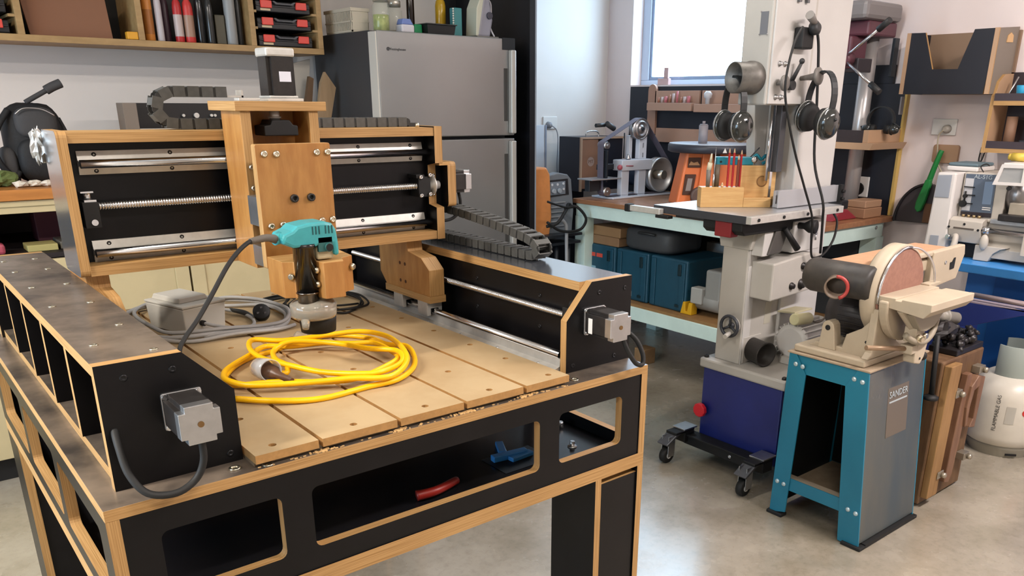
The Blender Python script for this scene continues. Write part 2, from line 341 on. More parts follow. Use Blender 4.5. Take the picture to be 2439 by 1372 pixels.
# screw heads of the beams and the panels
for (x, y) in ((.288, 1.235), (.225, 1.31), (.285, 1.415), (.285, 1.612), (.225, 1.615), (.285, 1.81), (.225, 1.81), (.285, 2.0), (.225, 2.0), (.225, 2.15), (.285, 2.15)):
    emit('screw_head', screw((x, y, 1.058), (0, 0, 1), .0062, .0018), ZINC, T)
for (x, y, z) in ((.235, 1.197, 1.035), (.300, 1.197, 1.035), (.365, 1.197, .885), (1.15, 1.205, 1.03), (1.225, 1.205, 1.03), (1.08, 1.205, .884), (1.2, 1.205, .884)):
    emit('screw_head', screw((x, y, z), (0, -1, 0), .0055, .0012), mat('black_screw', '2c2c2e', .3, .8), T)
for y in (1.36, 1.60): 
    for z in (1.0, .93): emit('screw_head', screw((1.118, y, z), (-1, 0, 0), .005, .0015), mat('black_screw', '2c2c2e', .3, .8), T)
for (x, y) in ((.405, 1.153), (1.05, 1.165), (.36, 1.17)): emit('washer', MB().lathe((x, y, .870), (0, 0, 1), [(0, .009), (.002, .009), (.002, .005), (.0005, .005)], 16), ZINC, T)
emit('frame_bolt', MB().lathe((1.135, 1.262, .666), (0, 0, 1), [(0, .011), (.002, .011), (.002, .006), (.012, .006), (.014, .005)], 14), ALU, T)
emit('frame_bolt', MB().lathe((1.19, 1.37, .666), (0, 0, 1), [(0, .009), (.012, .009), (.014, .008)], 14), ALU, T)
# linear rails
def rail_y(xc, y0, y1):
    r = emit('rail_base', MB().prism([(xc-.021, .870), (xc+.021, .870), (xc+.021, .875), (xc+.006, .880), (xc+.004, .896), (xc-.004, .896), (xc-.006, .880), (xc-.021, .875)], 'y', y0, y1), ALUP, T)
    emit('rail_shaft', Cy((xc, y0+.004, .903), (xc, y1-.004, .903), .008, n=18), STEEL, r)
    b = MB()
    for k in range(7):
        for s in (-1, 1): screw((xc + s*.014, y0 + .06 + k*(y1-y0-.12)/6, .875), (0, 0, 1), .004, .003, 0, b)
    emit('rail_screws', b, ALU, r)
rail_y(1.068, 1.226, 2.228); rail_y(.350, 1.226, 2.228)
# long screws beside the beams
def thread(mb, p0, p1, r, pitch=.005, n=14):
    p0, p1 = Vector(p0), Vector(p1); L = (p1 - p0).length; K = int(L / pitch); prof = []
    for k in range(K): prof += [(k*pitch, r), (k*pitch + pitch*.45, r), (k*pitch + pitch*.55, r*.82), (k*pitch + pitch*.9, r*.82)]
    mb.lathe(p0, p1 - p0, prof, n, 0, True)
    return mb
emit('lead_screw', thread(MB(), (1.105, 1.245, .978), (1.105, 2.22, .978), .0075), STEEL, T)
emit('lead_screw', thread(MB(), (.345, 1.245, .978), (.345, 2.22, .978), .0075), STEEL, T)
for x in (1.105, .345): emit('bearing_block', B(x-.018, x+.018, 1.225, 1.250, .955, 1.0).cyl((x+.004, 1.225, 1.004), (x+.004, 1.245, 1.004), .009, n=12), BLACK, T, .002)
# stepper motors on the end plates
def stepper(parent, c, d, up, label=None):
    """c centre of the mounting face, d outward direction, up"""
    c = Vector(c); d = Vector(d).normalized(); up = Vector(up).normalized(); sd = d.cross(up)
    def ob(name, s0, s1, a, w, mt, par, notch=0.0, bev=.001):
        h = w / 2
        if notch: q = [(h-notch, -h), (h-notch, -h+notch), (h, -h+notch), (h, h-notch), (h-notch, h-notch), (h-notch, h), (-h+notch, h), (-h+notch, h-notch), (-h, h-notch), (-h, -h+notch), (-h+notch, -h+notch), (-h+notch, -h)]
        else: q = rrect(-h, h, -h, h, .003, 2)
        n = len(q); vs = [c + d*t + sd*u + up*v for t in (s0, s1) for u, v in q]
        fs = [[i, (i+1) % n, (i+1) % n + n, i+n] for i in range(n)] + [list(range(n))[::-1], [i+n for i in range(n)]]
        return emit(name, MB().add(vs, fs), mt, par, bev)
    fl = ob('motor_flange', 0, .005, 0, .057, ALU, parent)
    ob('motor_body', .005, .064, 0, .055, MOTB, fl, .008)
    ec = ob('motor_end_cap', .064, .082, 0, .057, ALU, fl, .009)
    m = MB(); m.cyl(c + d*.0815, c + d*.0832, .0045, n=14); emit('motor_hub', m, mat('hub_brass', '8a6d4a', .3, .9), fl)
    for u in (-1, 1):
        for v in (-1, 1): emit('motor_bolt', Cy(c + d*.005 + sd*u*.0235 + up*v*.0235, c + d*.0085 + sd*u*.0235 + up*v*.0235, .0042, n=10), STEEL, fl)
    return fl
stepper(T, (.3055, 1.197, .974), (0, -1, 0), (0, 0, 1)); stepper(T, (1.1355, 1.205, .974), (0, -1, 0), (0, 0, 1))
emit('motor_sticker', B(1.1073, 1.1079, 1.178, 1.19, .953, .985), WHITE, T)
solo('motor_cable', MB().tube([(.3055, 1.125, .950), (.3055, 1.128, .915), (.292, 1.13, .888), (.262, 1.125, .877), (.228, 1.135, .883), (.212, 1.155, .91), (.210, 1.18, .945), (.212, 1.2, .962)], .0052, 10), RUB, 'short black motor cable looping down the left front end plate', 'cable')
solo('motor_cable', MB().tube([(1.150, 1.13, .946), (1.158, 1.122, .92), (1.178, 1.118, .892), (1.198, 1.118, .886), (1.205, 1.125, .905), (1.198, 1.14, .935), (1.18, 1.16, .955), (1.17, 1.2, .962)], .0050, 10), RUB, 'short black motor cable looping under the right front motor', 'cable')
# ================================================================ gantry
G = thing('cnc_gantry', 'plywood and black gantry with steel rails spanning the machine bed', 'machine', (.305, 1.765, .93))
sp = [(1.765, 1.073), (1.90, 1.073), (1.90, 1.344), (1.765, 1.344)]
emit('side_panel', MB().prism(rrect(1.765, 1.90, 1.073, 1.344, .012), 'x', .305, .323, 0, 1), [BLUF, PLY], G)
emit('side_panel', MB().prism([(1.765, 1.073), (1.90, 1.073), (1.90, 1.344), (1.765, 1.344), (1.765, 1.258), (1.80, 1.252), (1.80, 1.157), (1.765, 1.151)], 'x', 1.115, 1.137, 0, 1), [BLK, PLY], G)
emit('top_board', B(.323, 1.115, 1.767, 1.90, 1.322, 1.341, 0, 1), [PLYC, PLY], G)
emit('bottom_board', B(.323, 1.115, 1.767, 1.90, 1.074, 1.094, 0, 1), [PLYC, PLY], G)
emit('back_board', B(.323, 1.115, 1.815, 1.833, 1.094, 1.322, 0, 1, 'y'), [BLK, PLY], G)
emit('motor_plate', MB().prism([(1.137, 1.151), (1.176, 1.151), (1.176, 1.258), (1.137, 1.258)], 'y', 1.80, 1.89, 0, 0), [BLK], G)
emit('outer_plate', MB().prism(rrect(1.767, 1.89, 1.150, 1.260, .010), 'x', 1.152, 1.176, 0, 1), [BLK, PLY], G)
emit('notch_lip', B(1.128, 1.158, 1.767, 1.80, 1.252, 1.260, 0, 1, 'y'), [PLYC, PLY], G)
for x0, x1 in ((.315, .362), (1.043, 1.090)):
    ft = emit('foot', MB().prism([(1.70, .945), (1.915, .945), (1.945, .975), (1.945, 1.074), (1.80, 1.074), (1.797, 1.045), (1.735, 1.036), (1.70, 1.010)], 'x', x0+.002, x1-.002, 0, 1), [PLYB, PLY], G, .001)
    emit('foot_sole', B(x0, x1, 1.698, 1.918, .928, .945, 0, 1), [PLYC, PLY], ft)
    hl = MB()
    for y in (1.815, 1.84):
        for z in (1.01, .965): hl.cyl((x0+.0015, y, z), (x0+.003, y, z), .0045, n=12)
    emit('screw_holes', hl, mat('hole_brown', '4a2a16', .8), ft)
    xc = (x0+x1)/2
    for y in (1.715, 1.835):
        bk = emit('bearing_block', MB().prism([(xc-.022, .928), (xc+.022, .928), (xc+.022, .893), (xc+.011, .893), (xc+.011, .911), (xc-.011, .911), (xc-.011, .893), (xc-.022, .893)], 'y', y, y+.045), ALUP, G, .001)
        emit('bearing_seal', MB().prism([(xc-.011, .911), (xc+.011, .911), (xc+.011, .897), (xc+.0085, .897), (xc+.0085, .9115), (xc-.0085, .9115), (xc-.0085, .897), (xc-.011, .897)], 'y', y-.001, y+.046), BLACK, bk)
for z0, z1, zc in ((1.262, 1.306, 1.283), (1.094, 1.136, 1.114)):
    x0, x1 = (.342, 1.105)
    rb = emit('rail_base', MB().prism([(1.8145, z0), (1.8145, z1), (1.810, z1), (1.806, zc+.006), (1.796, zc+.004), (1.796, zc-.004), (1.806, zc-.006), (1.810, z0)], 'x', x0, x1), ALUP, G)
    emit('rail_shaft', Cy((x0, 1.789, zc), (x1+.012, 1.789, zc), .008, n=18), STEEL, rb)
    b = MB()
    for k in range(6):
        for z in (z0+.007, z1-.007): screw((x0+.03+k*.14, 1.810, z), (0, -1, 0), .0045, .003, 0, b)
    emit('rail_screws', b, MOTB, rb)
emit('lead_screw', thread(MB(), (.356, 1.79, 1.204), (1.078, 1.79, 1.204), .008), STEEL, G)
bb = emit('bearing_block', B(.330, .358, 1.772, 1.815, 1.165, 1.214), BLACK, G, .001)
emit('block_clamp', B(.335, .356, 1.775, 1.812, 1.214, 1.218).box(.331, .353, 1.775, 1.812, 1.231, 1.234).cyl((.344, 1.79, 1.217), (.344, 1.79, 1.232), .007, n=12), STEEL, bb); emit('block_bolt', Cy((.346, 1.768, 1.176), (.346, 1.773, 1.176), .006, n=12), STEEL, bb)
bb = emit('bearing_block', MB().prism([(1.072, 1.178), (1.106, 1.178), (1.106, 1.226), (1.090, 1.226), (1.088, 1.232), (1.066, 1.232), (1.066, 1.224), (1.072, 1.222)], 'y', 1.775, 1.815), BLACK, G, .001)
b = MB()
for x, z in ((1.078, 1.226), (1.104, 1.230), (1.078, 1.182), (1.103, 1.184), (1.128, 1.182), (1.128, 1.226)): screw((x, 1.774 if x < 1.11 else 1.799, z), (0, -1, 0), .0055, .004, 0, b)
emit('block_screws', b, STEEL, bb)
emit('shaft_coupling', MB().lathe((1.098, 1.79, 1.204), (1, 0, 0), [(0, .0125), (.018, .0125), (.018, .023), (.022, .0235), (.024, .02), (.024, .010), (.04, .010)], 28), ALUP, G)
stepper(G, (1.176, 1.845, 1.204), (1, 0, 0), (0, 0, 1))
solo('gantry_motor_cable', MB().tube([(1.235, 1.845, 1.175), (1.240, 1.845, 1.15), (1.238, 1.85, 1.125), (1.22, 1.855, 1.107), (1.19, 1.86, 1.103), (1.15, 1.87, 1.112), (1.13, 1.88, 1.12)], .0042, 8), RUB, 'short black cable drooping from the gantry end motor', 'cable')
emit('bracket_bolts', screw((1.09, 1.80, 1.341), (0, 0, 1), .005, .010), ZINC, G)
# plastic wrapping behind the left gantry cheek
def crumple(mb, c, r, seed, n=16, k=10, sc=(1, 1, 1), amp=.3, m=0):
    rnd = random.Random(seed); i0 = len(mb.v); mb.sphere(c, r, n, k, m, sc); c = Vector(c)
    for i in range(i0, len(mb.v)): mb.v[i] = c + (mb.v[i] - c) * (1 + amp * (rnd.random() - .5))
    for i in range(len(mb.s)): mb.s[i] = False
    return mb
solo('crumpled_foil', crumple(MB(), (.300, 1.925, 1.312), .026, 3, sc=(.5, .9, 1.25), amp=.5), mat('foil_grey', 'a9a7a4', .4, .7), 'crumpled silver foil stuck behind the left cheek of the gantry', 'foil')
# ================================================================ z carriage
Z = thing('z_axis_carriage', 'plywood tool carriage riding on the middle of the gantry', 'machine', (.69, 1.66, 1.08))
emit('side_plate', B(.607, .628, 1.655, 1.76, 1.075, 1.380, 0, 1, 'x'), [PLYB, PLY], Z, .001)
emit('side_plate', B(.748, .768, 1.655, 1.76, 1.075, 1.380, 0, 1, 'x'), [PLYB, PLY], Z, .001)
emit('back_plate', B(.628, .748, 1.735, 1.753, 1.075, 1.380, 0, 1, 'y'), [PLYB, PLY], Z)
emit('top_board', B(.596, .784, 1.648, 1.80, 1.380, 1.398, 0, 1), [PLYC, PLY], Z, .0012)
emit('front_plate', MB().prism(rrect(.600, .753, 1.085, 1.3215, .004), 'y', 1.580, 1.600, 0, 1), [PLYB, PLY], Z, .001)
for zz in (1.275, 1.235, 1.17, 1.12): emit('side_bolt', screw((.6175, 1.654, zz), (0, -1, 0), .0055, .006), ZINC, Z)
for zz in ((1.165, 1.222), (1.085, 1.125)): emit('bearing_block', B(.603, .622, 1.603, 1.654, *zz), ALU, Z, .001)
for zz in ((1.165, 1.222), (1.085, 1.125)): emit('bearing_block', B(.732, .750, 1.603, 1.654, *zz), ALU, Z, .001)
for (x, z) in ((.617, 1.304), (.641, 1.303), (.7235, 1.304), (.7465, 1.304), (.617, 1.168), (.641, 1.169), (.7235, 1.171), (.7465, 1.1715)):
    emit('cap_bolt', MB().lathe((x, 1.580, z), (0, -1, 0), [(0, .0068), (.002, .0068), (.0045, .0052), (.0048, .003), (.003, .003)], 14), ZINC, Z)
for x in (.668, .703): emit('socket_bolt', MB().lathe((x, 1.580, 1.2185), (0, -1, 0), [(0, .0078), (.006, .0078), (.007, .007), (.007, .0042), (.001, .0042)], 18), MOTB, Z)
zm = emit('motor_base', B(.670, .744, 1.664, 1.738, 1.398, 1.404), ALUP, Z, .001)
emit('motor_body', MB().prism([(a, b) for a, b in ((.686, 1.671), (.7275, 1.671), (.7275, 1.678), (.735, 1.678), (.735, 1.720), (.7275, 1.720), (.7275, 1.728), (.686, 1.728), (.686, 1.720), (.678, 1.720), (.678, 1.678), (.686, 1.678))], 'z', 1.404, 1.481), MOTB, zm)
emit('motor_end_cap', B(.677, .736, 1.670, 1.729, 1.481, 1.498), ALUP, zm, .004)
emit('motor_flange', B(.677, .736, 1.670, 1.729, 1.404, 1.409), ALUP, zm, .002)
emit('motor_label', B(.700, .724, 1.6700, 1.6708, 1.435, 1.454), mat('label_white', 'd7d9e6', .5), zm)
emit('coupling_block', MB().prism([(.655, 1.333), (.725, 1.333), (.725, 1.352), (.715, 1.354), (.708, 1.363), (.672, 1.363), (.668, 1.354), (.655, 1.352)], 'y', 1.66, 1.715), BLACK, Z, .002)
emit('drive_pulley', Cy((.690, 1.69, 1.362), (.690, 1.69, 1.380), .010, n=18).cyl((.690, 1.69, 1.366), (.690, 1.69, 1.369), .013, n=18), ALUP, Z)
emit('cable_clip', B(.608, .650, 1.655, 1.68, 1.398, 1.404), ALUP, Z, .001)
# router clamp
cl = [(.601, 1.58), (.600, 1.505), (.617, 1.494), (.622, 1.478), (.630, 1.474), (.640, 1.4735), (.655, 1.478), (.660, 1.452), (.700, 1.449), (.714, 1.484), (.742, 1.497), (.752, 1.58)]
cp = emit('router_clamp', MB().prism(cl, 'z', 1.040, 1.110, 0, 1), [PLYC, PLYB], Z, .001)
for (x, y, z, d) in ((.614, 1.497, 1.082, (-1, -1, 0)), (.655, 1.470, 1.094, (-1, -.3, 0)), (.655, 1.470, 1.067, (-1, -.3, 0)), (.738, 1.494, 1.088, (.5, -1, 0))):
    emit('clamp_bolt', MB().lathe((x, y, z), d, [(0, .0068), (.004, .0068), (.0075, .0045)], 14), ZINC, cp)
# ================================================================ palm router held in the clamp
CORDP = [(.588, 1.493, 1.155), (.561, 1.475, 1.163), (.522, 1.455, 1.161), (.478, 1.43, 1.135), (.431, 1.40, 1.089), (.394, 1.37, 1.058), (.363, 1.345, 1.037), (.346, 1.325, 1.02), (.337, 1.31, .97), (.333, 1.30, .93)]
R_ = thing('palm_router', 'teal headed palm router with black and chrome body in the plywood clamp', 'power tool', (.64, 1.50, .95))
TEAL = mat('teal_plastic', '3d99a0', .4, var=.05, scale=30)
hd = MB()
hx = [(.594, 1.149), (.590, 1.156), (.596, 1.166), (.612, 1.172), (.622, 1.180), (.650, 1.184), (.678, 1.184), (.692, 1.180), (.700, 1.168), (.703, 1.140), (.703, 1.118), (.692, 1.118), (.690, 1.140), (.660, 1.140), (.655, 1.138), (.612, 1.140)]
emit('head', MB().prism(hx, 'y', 1.468, 1.528, 0, 0), TEAL, R_, .008)
emit('cord_collar', Cy((.600, 1.497, 1.158), (.584, 1.492, 1.154), .012, .009, n=16), TEAL, R_)
v = MB()
for k in range(7):
    if k == 3: continue
    v.box(.650+k*.0065, .6524+k*.0065, 1.4672, 1.469, 1.162, 1.177)
emit('vent_slots', v, mat('slot_dark', '14484c', .6), R_)
emit('body_sleeve', MB().lathe((.639, 1.487, 1.049), (0, 0, 1), [(0, .0215), (.088, .0215), (.089, .0235), (.096, .0235)], 30), mat('chrome_black', '161618', .14, .35, spec=.8, coat=.5), R_)
emit('lower_sleeve', MB().lathe((.639, 1.487, 1.018), (0, 0, 1), [(0, .0205), (.030, .0205), (.031, .0225), (.034, .0225)], 30), mat('chrome_mid', '6d665e', .2, 1.0), R_)
emit('upper_body_block', B(.659, .694, 1.475, 1.525, 1.112, 1.140), mat('reflection_beige', 'b5a98a', .45), R_, .004)  # block coloured as the wood mirrored in the metal body
emit('switch_plate', B(.660, .690, 1.468, 1.475, 1.128, 1.156).cyl((.681, 1.469, 1.136), (.681, 1.464, 1.136), .0085, n=20), mat('plate_teal_dark', '2b5c5c', .3), R_, .001)
emit('brush_cap', Cy((.681, 1.4642, 1.136), (.681, 1.4632, 1.136), .007, n=20), BLACK, R_)
CLR = mat('clear_plastic', 'f2ead8', .12, trans=.75, ior=1.45)
emit('clear_base', MB().lathe((.652, 1.497, .998), (0, 0, 1), [(0, .041), (.006, .044), (.026, .045), (.031, .040), (.036, .030)], 32).cyl((.675, 1.505, 1.012), (.675, 1.505, 1.045), .020, n=20), CLR, R_)
emit('dust_ring', MB().lathe((.660, 1.500, .968), (0, 0, 1), [(0, .034), (.024, .036), (.030, .036)], 32), RUB, R_)
emit('lock_knob', Cy((.622, 1.470, 1.0), (.617, 1.462, .985), .009, .006, n=14), CLR, R_)
solo('router_cord', MB().tube(CORDP, (.0042, .0036), 10), RUB, 'black router cord arching down to the left beam', 'cord')
emit('cord_guard', MB().tube([(.590, 1.4935, 1.1555), (.565, 1.477, 1.163), (.528, 1.458, 1.1625)], (.0085, .0055), 12), mat('guard_grey', '5d564e', .55), R_)
# ================================================================ cable chains
def link_mesh(name, L, W, H, m0, m1):
    """one chain link, centred, long in x, wide in y, high in z"""
    mb = MB()
    for s in (-1, 1):
        mb.box(-L*.5, L*.30, s*W/2 - .0035*(s > 0), s*W/2 + .0035*(s < 0), -H/2, H/2, 0)
        mb.box(L*.30, L*.5, s*W/2 - .006*(s > 0), s*W/2 - .0035*(s > 0) + .006*(s < 0) , -H/2+.002, H/2-.002, 1) if False else None
        mb.cyl((L*.36, s*(W/2-.0036), 0), (L*.36, s*(W/2-.001), 0), H*.42, n=10, m=1)
    for z in (-H/2, H/2 - .003): mb.box(-L*.36, L*.16, -W/2+.0035, W/2-.0035, z, z+.003, 0)
    me = bpy.data.meshes.new(name); me.from_pydata([tuple(v) for v in mb.v], [], mb.f); me.materials.append(m0); me.materials.append(m1)
    for p, mi in zip(me.polygons, mb.m): p.material_index = mi
    return me
def chain(root, path, L, me, wdir):
    P = [Vector(p) for p in path]; acc = [0]
    for a, b in zip(P, P[1:]): acc.append(acc[-1] + (b-a).length)
    def at(t):
        for i in range(len(P) - 1):
            if acc[i+1] >= t: f = (t-acc[i])/(acc[i+1]-acc[i]); return P[i].lerp(P[i+1], f)
        return P[-1]
    n = int(acc[-1] / L); W = Vector(wdir)
    for k in range(n):
        a, b = at(k*L), at((k+1)*L); d = (b-a).normalized(); z = d.cross(W).normalized()
        M = Matrix((d, W, z)).transposed().to_4x4(); M.translation = (a+b)/2 - ORG[root.name]
        o = bpy.data.objects.new('link', me); COL.objects.link(o); o.parent = root; o.matrix_local = M
def arc(c, r, a0, a1, n, ax):
    out = []
    for i in range(n+1):
        a = math.radians(a0 + (a1-a0)*i/n); u, v = c[0] + r*math.cos(a), c[1] + r*math.sin(a)
        out.append((u, ax[1], v) if ax[0] == 'y' else (ax[1], u, v))
    return out
ch = thing('cable_chain', 'dark grey cable chain looping along the top of the gantry', 'cable chain', (.72, 1.865, 1.341))
chain(ch, [(.655, 1.865, 1.4155)] + arc((.540, 1.3838), .0318, 90, 270, 10, ('y', 1.865)) + [(1.10, 1.865, 1.3525)], .0285, link_mesh('chain_link', .0285, .036, .0215, CHAIN, CHAIND), (0, 1, 0))
emit('end_bracket', B(.655, .69, 1.848, 1.882, 1.405, 1.409).box(.686, .69, 1.848, 1.882, 1.395, 1.420), ALUP, ch)
emit('end_bracket', B(1.095, 1.125, 1.85, 1.88, 1.3415, 1.350), CHAIND, ch)
ch2 = thing('cable_chain', 'dark grey cable chain hooping from the gantry down onto the right beam', 'cable chain', (1.19, 1.81, 1.054))
chain(ch2, [(1.193, 1.86, 1.142), (1.193, 1.74, 1.135), (1.193, 1.62, 1.124), (1.193, 1.53, 1.113), (1.193, 1.475, 1.105), (1.193, 1.449, 1.096), (1.193, 1.438, 1.084), (1.193, 1.442, 1.072), (1.193, 1.465, 1.0665), (1.193, 2.05, 1.0665)], .027, link_mesh('chain_link_wide', .027, .042, .0205, CHAIN, CHAIND), (1, 0, 0))
# ================================================================ things on the bed
tb = thing('transformer_box', 'pale grey plastic box with raised lid and cable, on the fibreboard bed', 'box', (.518, 1.905, .890))
GB = mat('pale_grey_plastic', 'bdbab2', .5)
def rb(mb): return mb.rot(Vector((.518, 1.905, .89)), 'Z', 17)
x, y = .518, 1.905
def taper(mb, x0, x1, y0, y1, z0, z1, t):
    q0 = [(x0+t, y0+t), (x1-t, y0+t), (x1-t, y1-t), (x0+t, y1-t)]; q1 = [(x0, y0), (x1, y0), (x1, y1), (x0, y1)]
    return mb.add([(a, b, z0) for a, b in q0] + [(a, b, z1) for a, b in q1], [[0, 1, 5, 4], [1, 2, 6, 5], [2, 3, 7, 6], [3, 0, 4, 7], [3, 2, 1, 0], [4, 5, 6, 7]])
emit('case', rb(taper(MB(), x, x+.112, y, y+.148, .890, .951, .004)), GB, tb, .003)
emit('lid_rim', rb(B(x-.001, x+.113, y-.001, y+.149, .951, .957)), GB, tb, .002)
emit('lid', rb(taper(MB(), x+.018, x+.088, y+.038, y+.138, .957, .969, -.004)), GB, tb, .002)
emit('cable_gland', rb(Cy((x+.045, y+.003, .912), (x+.045, y-.008, .912), .0065, n=14)), BLACK, tb)
GC = mat('grey_cable', 'a8a7a6', .45)
def jit(pts, z0, s, seed, amp=.004):
    r = random.Random(seed); return [(a + r.uniform(-amp, amp), b + r.uniform(-amp, amp), z0 + s*(i % 3)) for i, (a, b) in enumerate(pts)]
outer = [(.463, 1.91), (.506, 1.872), (.58, 1.852), (.67, 1.832), (.728, 1.844), (.77, 1.927), (.783, 2.022), (.761, 2.111), (.704, 2.166), (.653, 2.184), (.567, 2.215), (.51, 2.224), (.465, 2.19), (.440, 2.1), (.442, 1.98)]
out2 = [(.745, 1.832), (.696, 1.812), (.597, 1.818), (.509, 1.836), (.455, 1.89), (.435, 2.0), (.44, 2.12), (.48, 2.2), (.557, 2.2), (.689, 2.126), (.763, 2.068), (.768, 1.948), (.742, 1.878), (.686, 1.828), (.60, 1.845), (.545, 1.862)]
gc = MB(); gc.tube(jit(outer, .896, .002, 1), .0052, 8, closed=True); gc.tube(jit(out2, .895, .003, 2), .0045, 8)
gc.tube(jit([(a*.94+.045, b*.96+.075) for a, b in outer], .905, .002, 3), .0045, 8, closed=True)
gc.tube([(.5635, 1.914, .912), (.585, 1.900, .905), (.619, 1.879, .899), (.662, 1.879, .897), (.688, 1.945, .896), (.688, 2.019, .896), (.66, 2.07, .9), (.60, 2.09, .908)], .0042, 8)
solo('grey_cable_coil', gc, GC, 'loose coil of grey cable wound around the pale grey box', 'cable')
pg = thing('cable_socket', 'round black three pin socket lying inside the grey cable coil', 'socket', (.705, 1.94, .89))
d = Vector((-.25, -.75, .6)).normalized(); c = Vector((.708, 1.935, .914))
emit('face', MB().lathe(c - d*.022, d, [(0, .014), (.006, .0195), (.022, .0205), (.024, .019), (.024, .001)], 26), BLACK, pg)
pn = MB(); a = d.orthogonal().normalized(); bq = d.cross(a)
for t in (90, 210, 330):
    q = c + d*.0023 + (a*math.cos(math.radians(t)) + bq*math.sin(math.radians(t)))*.0095; pn.box(q.x-.0028, q.x+.0028, q.y-.001, q.y+.001, q.z-.002, q.z+.002)
emit('pin_hole', pn, mat('pin_grey', '77777a', .4, .6), pg)
emit('boot', MB().tube([c - d*.02, c - d*.045 + Vector((-.01, .01, -.004)), (.690, 2.0, .900), (.675, 2.06, .899)], (.010, .0045), 10), CHAIND, pg)
YE = mat('yellow_cable', 'f6bd05', .38, var=.05, scale=12)
y1 = [(.449, 1.405), (.499, 1.346), (.571, 1.314), (.665, 1.32), (.728, 1.316), (.791, 1.364), (.837, 1.434), (.86, 1.504), (.834, 1.545), (.833, 1.62), (.781, 1.683), (.695, 1.695), (.626, 1.657), (.574, 1.641), (.517, 1.592), (.474, 1.528), (.475, 1.476), (.535, 1.434), (.613, 1.372), (.671, 1.361), (.738, 1.38), (.783, 1.409), (.804, 1.46), (.805, 1.547), (.76, 1.567), (.714, 1.618), (.652, 1.637), (.607, 1.658), (.561, 1.624), (.497, 1.57), (.470, 1.52)]
y2 = [(.470, 1.52), (.465, 1.480), (.49, 1.43), (.573, 1.382), (.643, 1.337), (.708, 1.309), (.772, 1.355), (.81, 1.431), (.84, 1.554), (.804, 1.614), (.721, 1.632), (.645, 1.66), (.592, 1.687), (.566, 1.636), (.561, 1.559), (.575, 1.485), (.615, 1.406), (.663, 1.345), (.701, 1.326), (.77, 1.369), (.794, 1.429), (.755, 1.488), (.726, 1.568), (.654, 1.625), (.610, 1.618), (.586, 1.553), (.583, 1.491), (.565, 1.458), (.54, 1.50), (.529, 1.529)]
n1 = len(y1); yp = []
for i, (a, b) in enumerate(y1): yp.append((a, b, .8960 + .009*min(1, max(0, (i-14)/6)) + .002*math.sin(i*1.9)))
for i, (a, b) in enumerate(y2[1:]): yp.append((a, b, .905 + .010*min(1, i/6) - (.006 if i > 22 else 0) + .0025*math.sin(i*2.3+1)))
yc = MB(); yc.tube(yp, .0056, 10)
yt = thing('extension_lead', 'coiled bright yellow extension lead with clear plug end on the bed', 'cable', (.65, 1.5, .890))
emit('cord', yc, YE, yt)
cd = Vector((.04, -.95, .12)).normalized(); c0 = Vector((.530, 1.525, .912))
emit('plug_neck', MB().lathe(c0, cd, [(0, .007), (.012, .012), (.024, .0165), (.03, .0165)], 20), YE, yt)
emit('plug_shell', MB().lathe(c0 + cd*.024, cd, [(0, .0165), (.006, .0195), (.034, .0215), (.058, .0215), (.058, .0195), (.03, .0195)], 24, cap=False), mat('clear_grey_shell', 'c9ccd0', .15, alpha=.55, coat=.5), yt)
emit('plug_core', Cy(c0 + cd*.03, c0 + cd*.052, .0175, n=20), mat('core_brown', '8b6a4e', .5), yt)
emit('mating_plug', MB().lathe(c0 + cd*.052 + Vector((.004, -.004, -.004)), (.28, -.95, -.08), [(0, .016), (.02, .015), (.03, .008), (.07, .005)], 18), mat('plug_brown', '5a4030', .4), yt)
bc = MB(); bl = [(.775, 2.122), (.819, 2.128), (.843, 2.092), (.808, 2.041), (.80, 1.983), (.889, 1.904), (.96, 1.915), (.99, 1.955), (1.00, 2.03), (.985, 2.115), (.94, 2.146), (.88, 2.15)]
bc.tube(jit(bl, .894, .0015, 5), .0028, 6, closed=True); bc.tube(jit([(a*.95+.05, b*.97+.07) for a, b in bl[:7]], .898, .003, 6), .0028, 6); bc.tube(jit([(a+.008, b-.02) for a, b in bl], .897, .002, 7), .0028, 6, closed=True)
bc.tube([(.985, 2.1, .897), (1.0, 2.0, .90), (.97, 1.93, .895), (.9, 1.87, .894), (.86, 1.93, .895), (.85, 2.0, .9), (.81, 2.02, .895), (.76, 2.03, .896)], .0028, 6)
solo('black_cable_coil', bc, RUB, 'thin black cables in loose loops at the far right of the bed', 'cable')
dk = MB(); dk.lathe((.703, 1.735, .893), (.8, -.5, .2), [(0, .006), (.01, .013), (.02, .008), (.034, .010)], 10); dk.lathe((.665, 1.70, .892), (.7, -.6, .05), [(0, .004), (.012, .009), (.03, .007)], 9)
solo('clear_plug', dk, CLR, 'small clear plastic plug lying beneath the router base', 'plug')
# saw dust along the front edge
dm = MB(); rr = random.Random(4)
for cx in (.4925, .6355, .7725, .91):
    for k in range(26):
        a, b = cx + rr.gauss(0, .012), 1.149 + rr.uniform(-.004, .004); s = rr.uniform(.0008, .002); dm.box(a-s*2, a+s*2, b-s, b+s, .870, .870+s).rot((a, b, .87), 'Z', rr.uniform(0, 90), len(dm.v)-8)
for k in range(60):
    a, b = rr.uniform(.39, 1.02), 1.150 + rr.uniform(-.005, .001); s = rr.uniform(.0006, .0014); dm.box(a-s*2, a+s*2, b-s, b+s, .870, .870+s)
sd = emit('sawdust', dm, mat('sawdust', 'c9a36e', .8)); sd['kind'] = 'stuff'; sd['label'] = 'saw dust along the front edge of the bed'
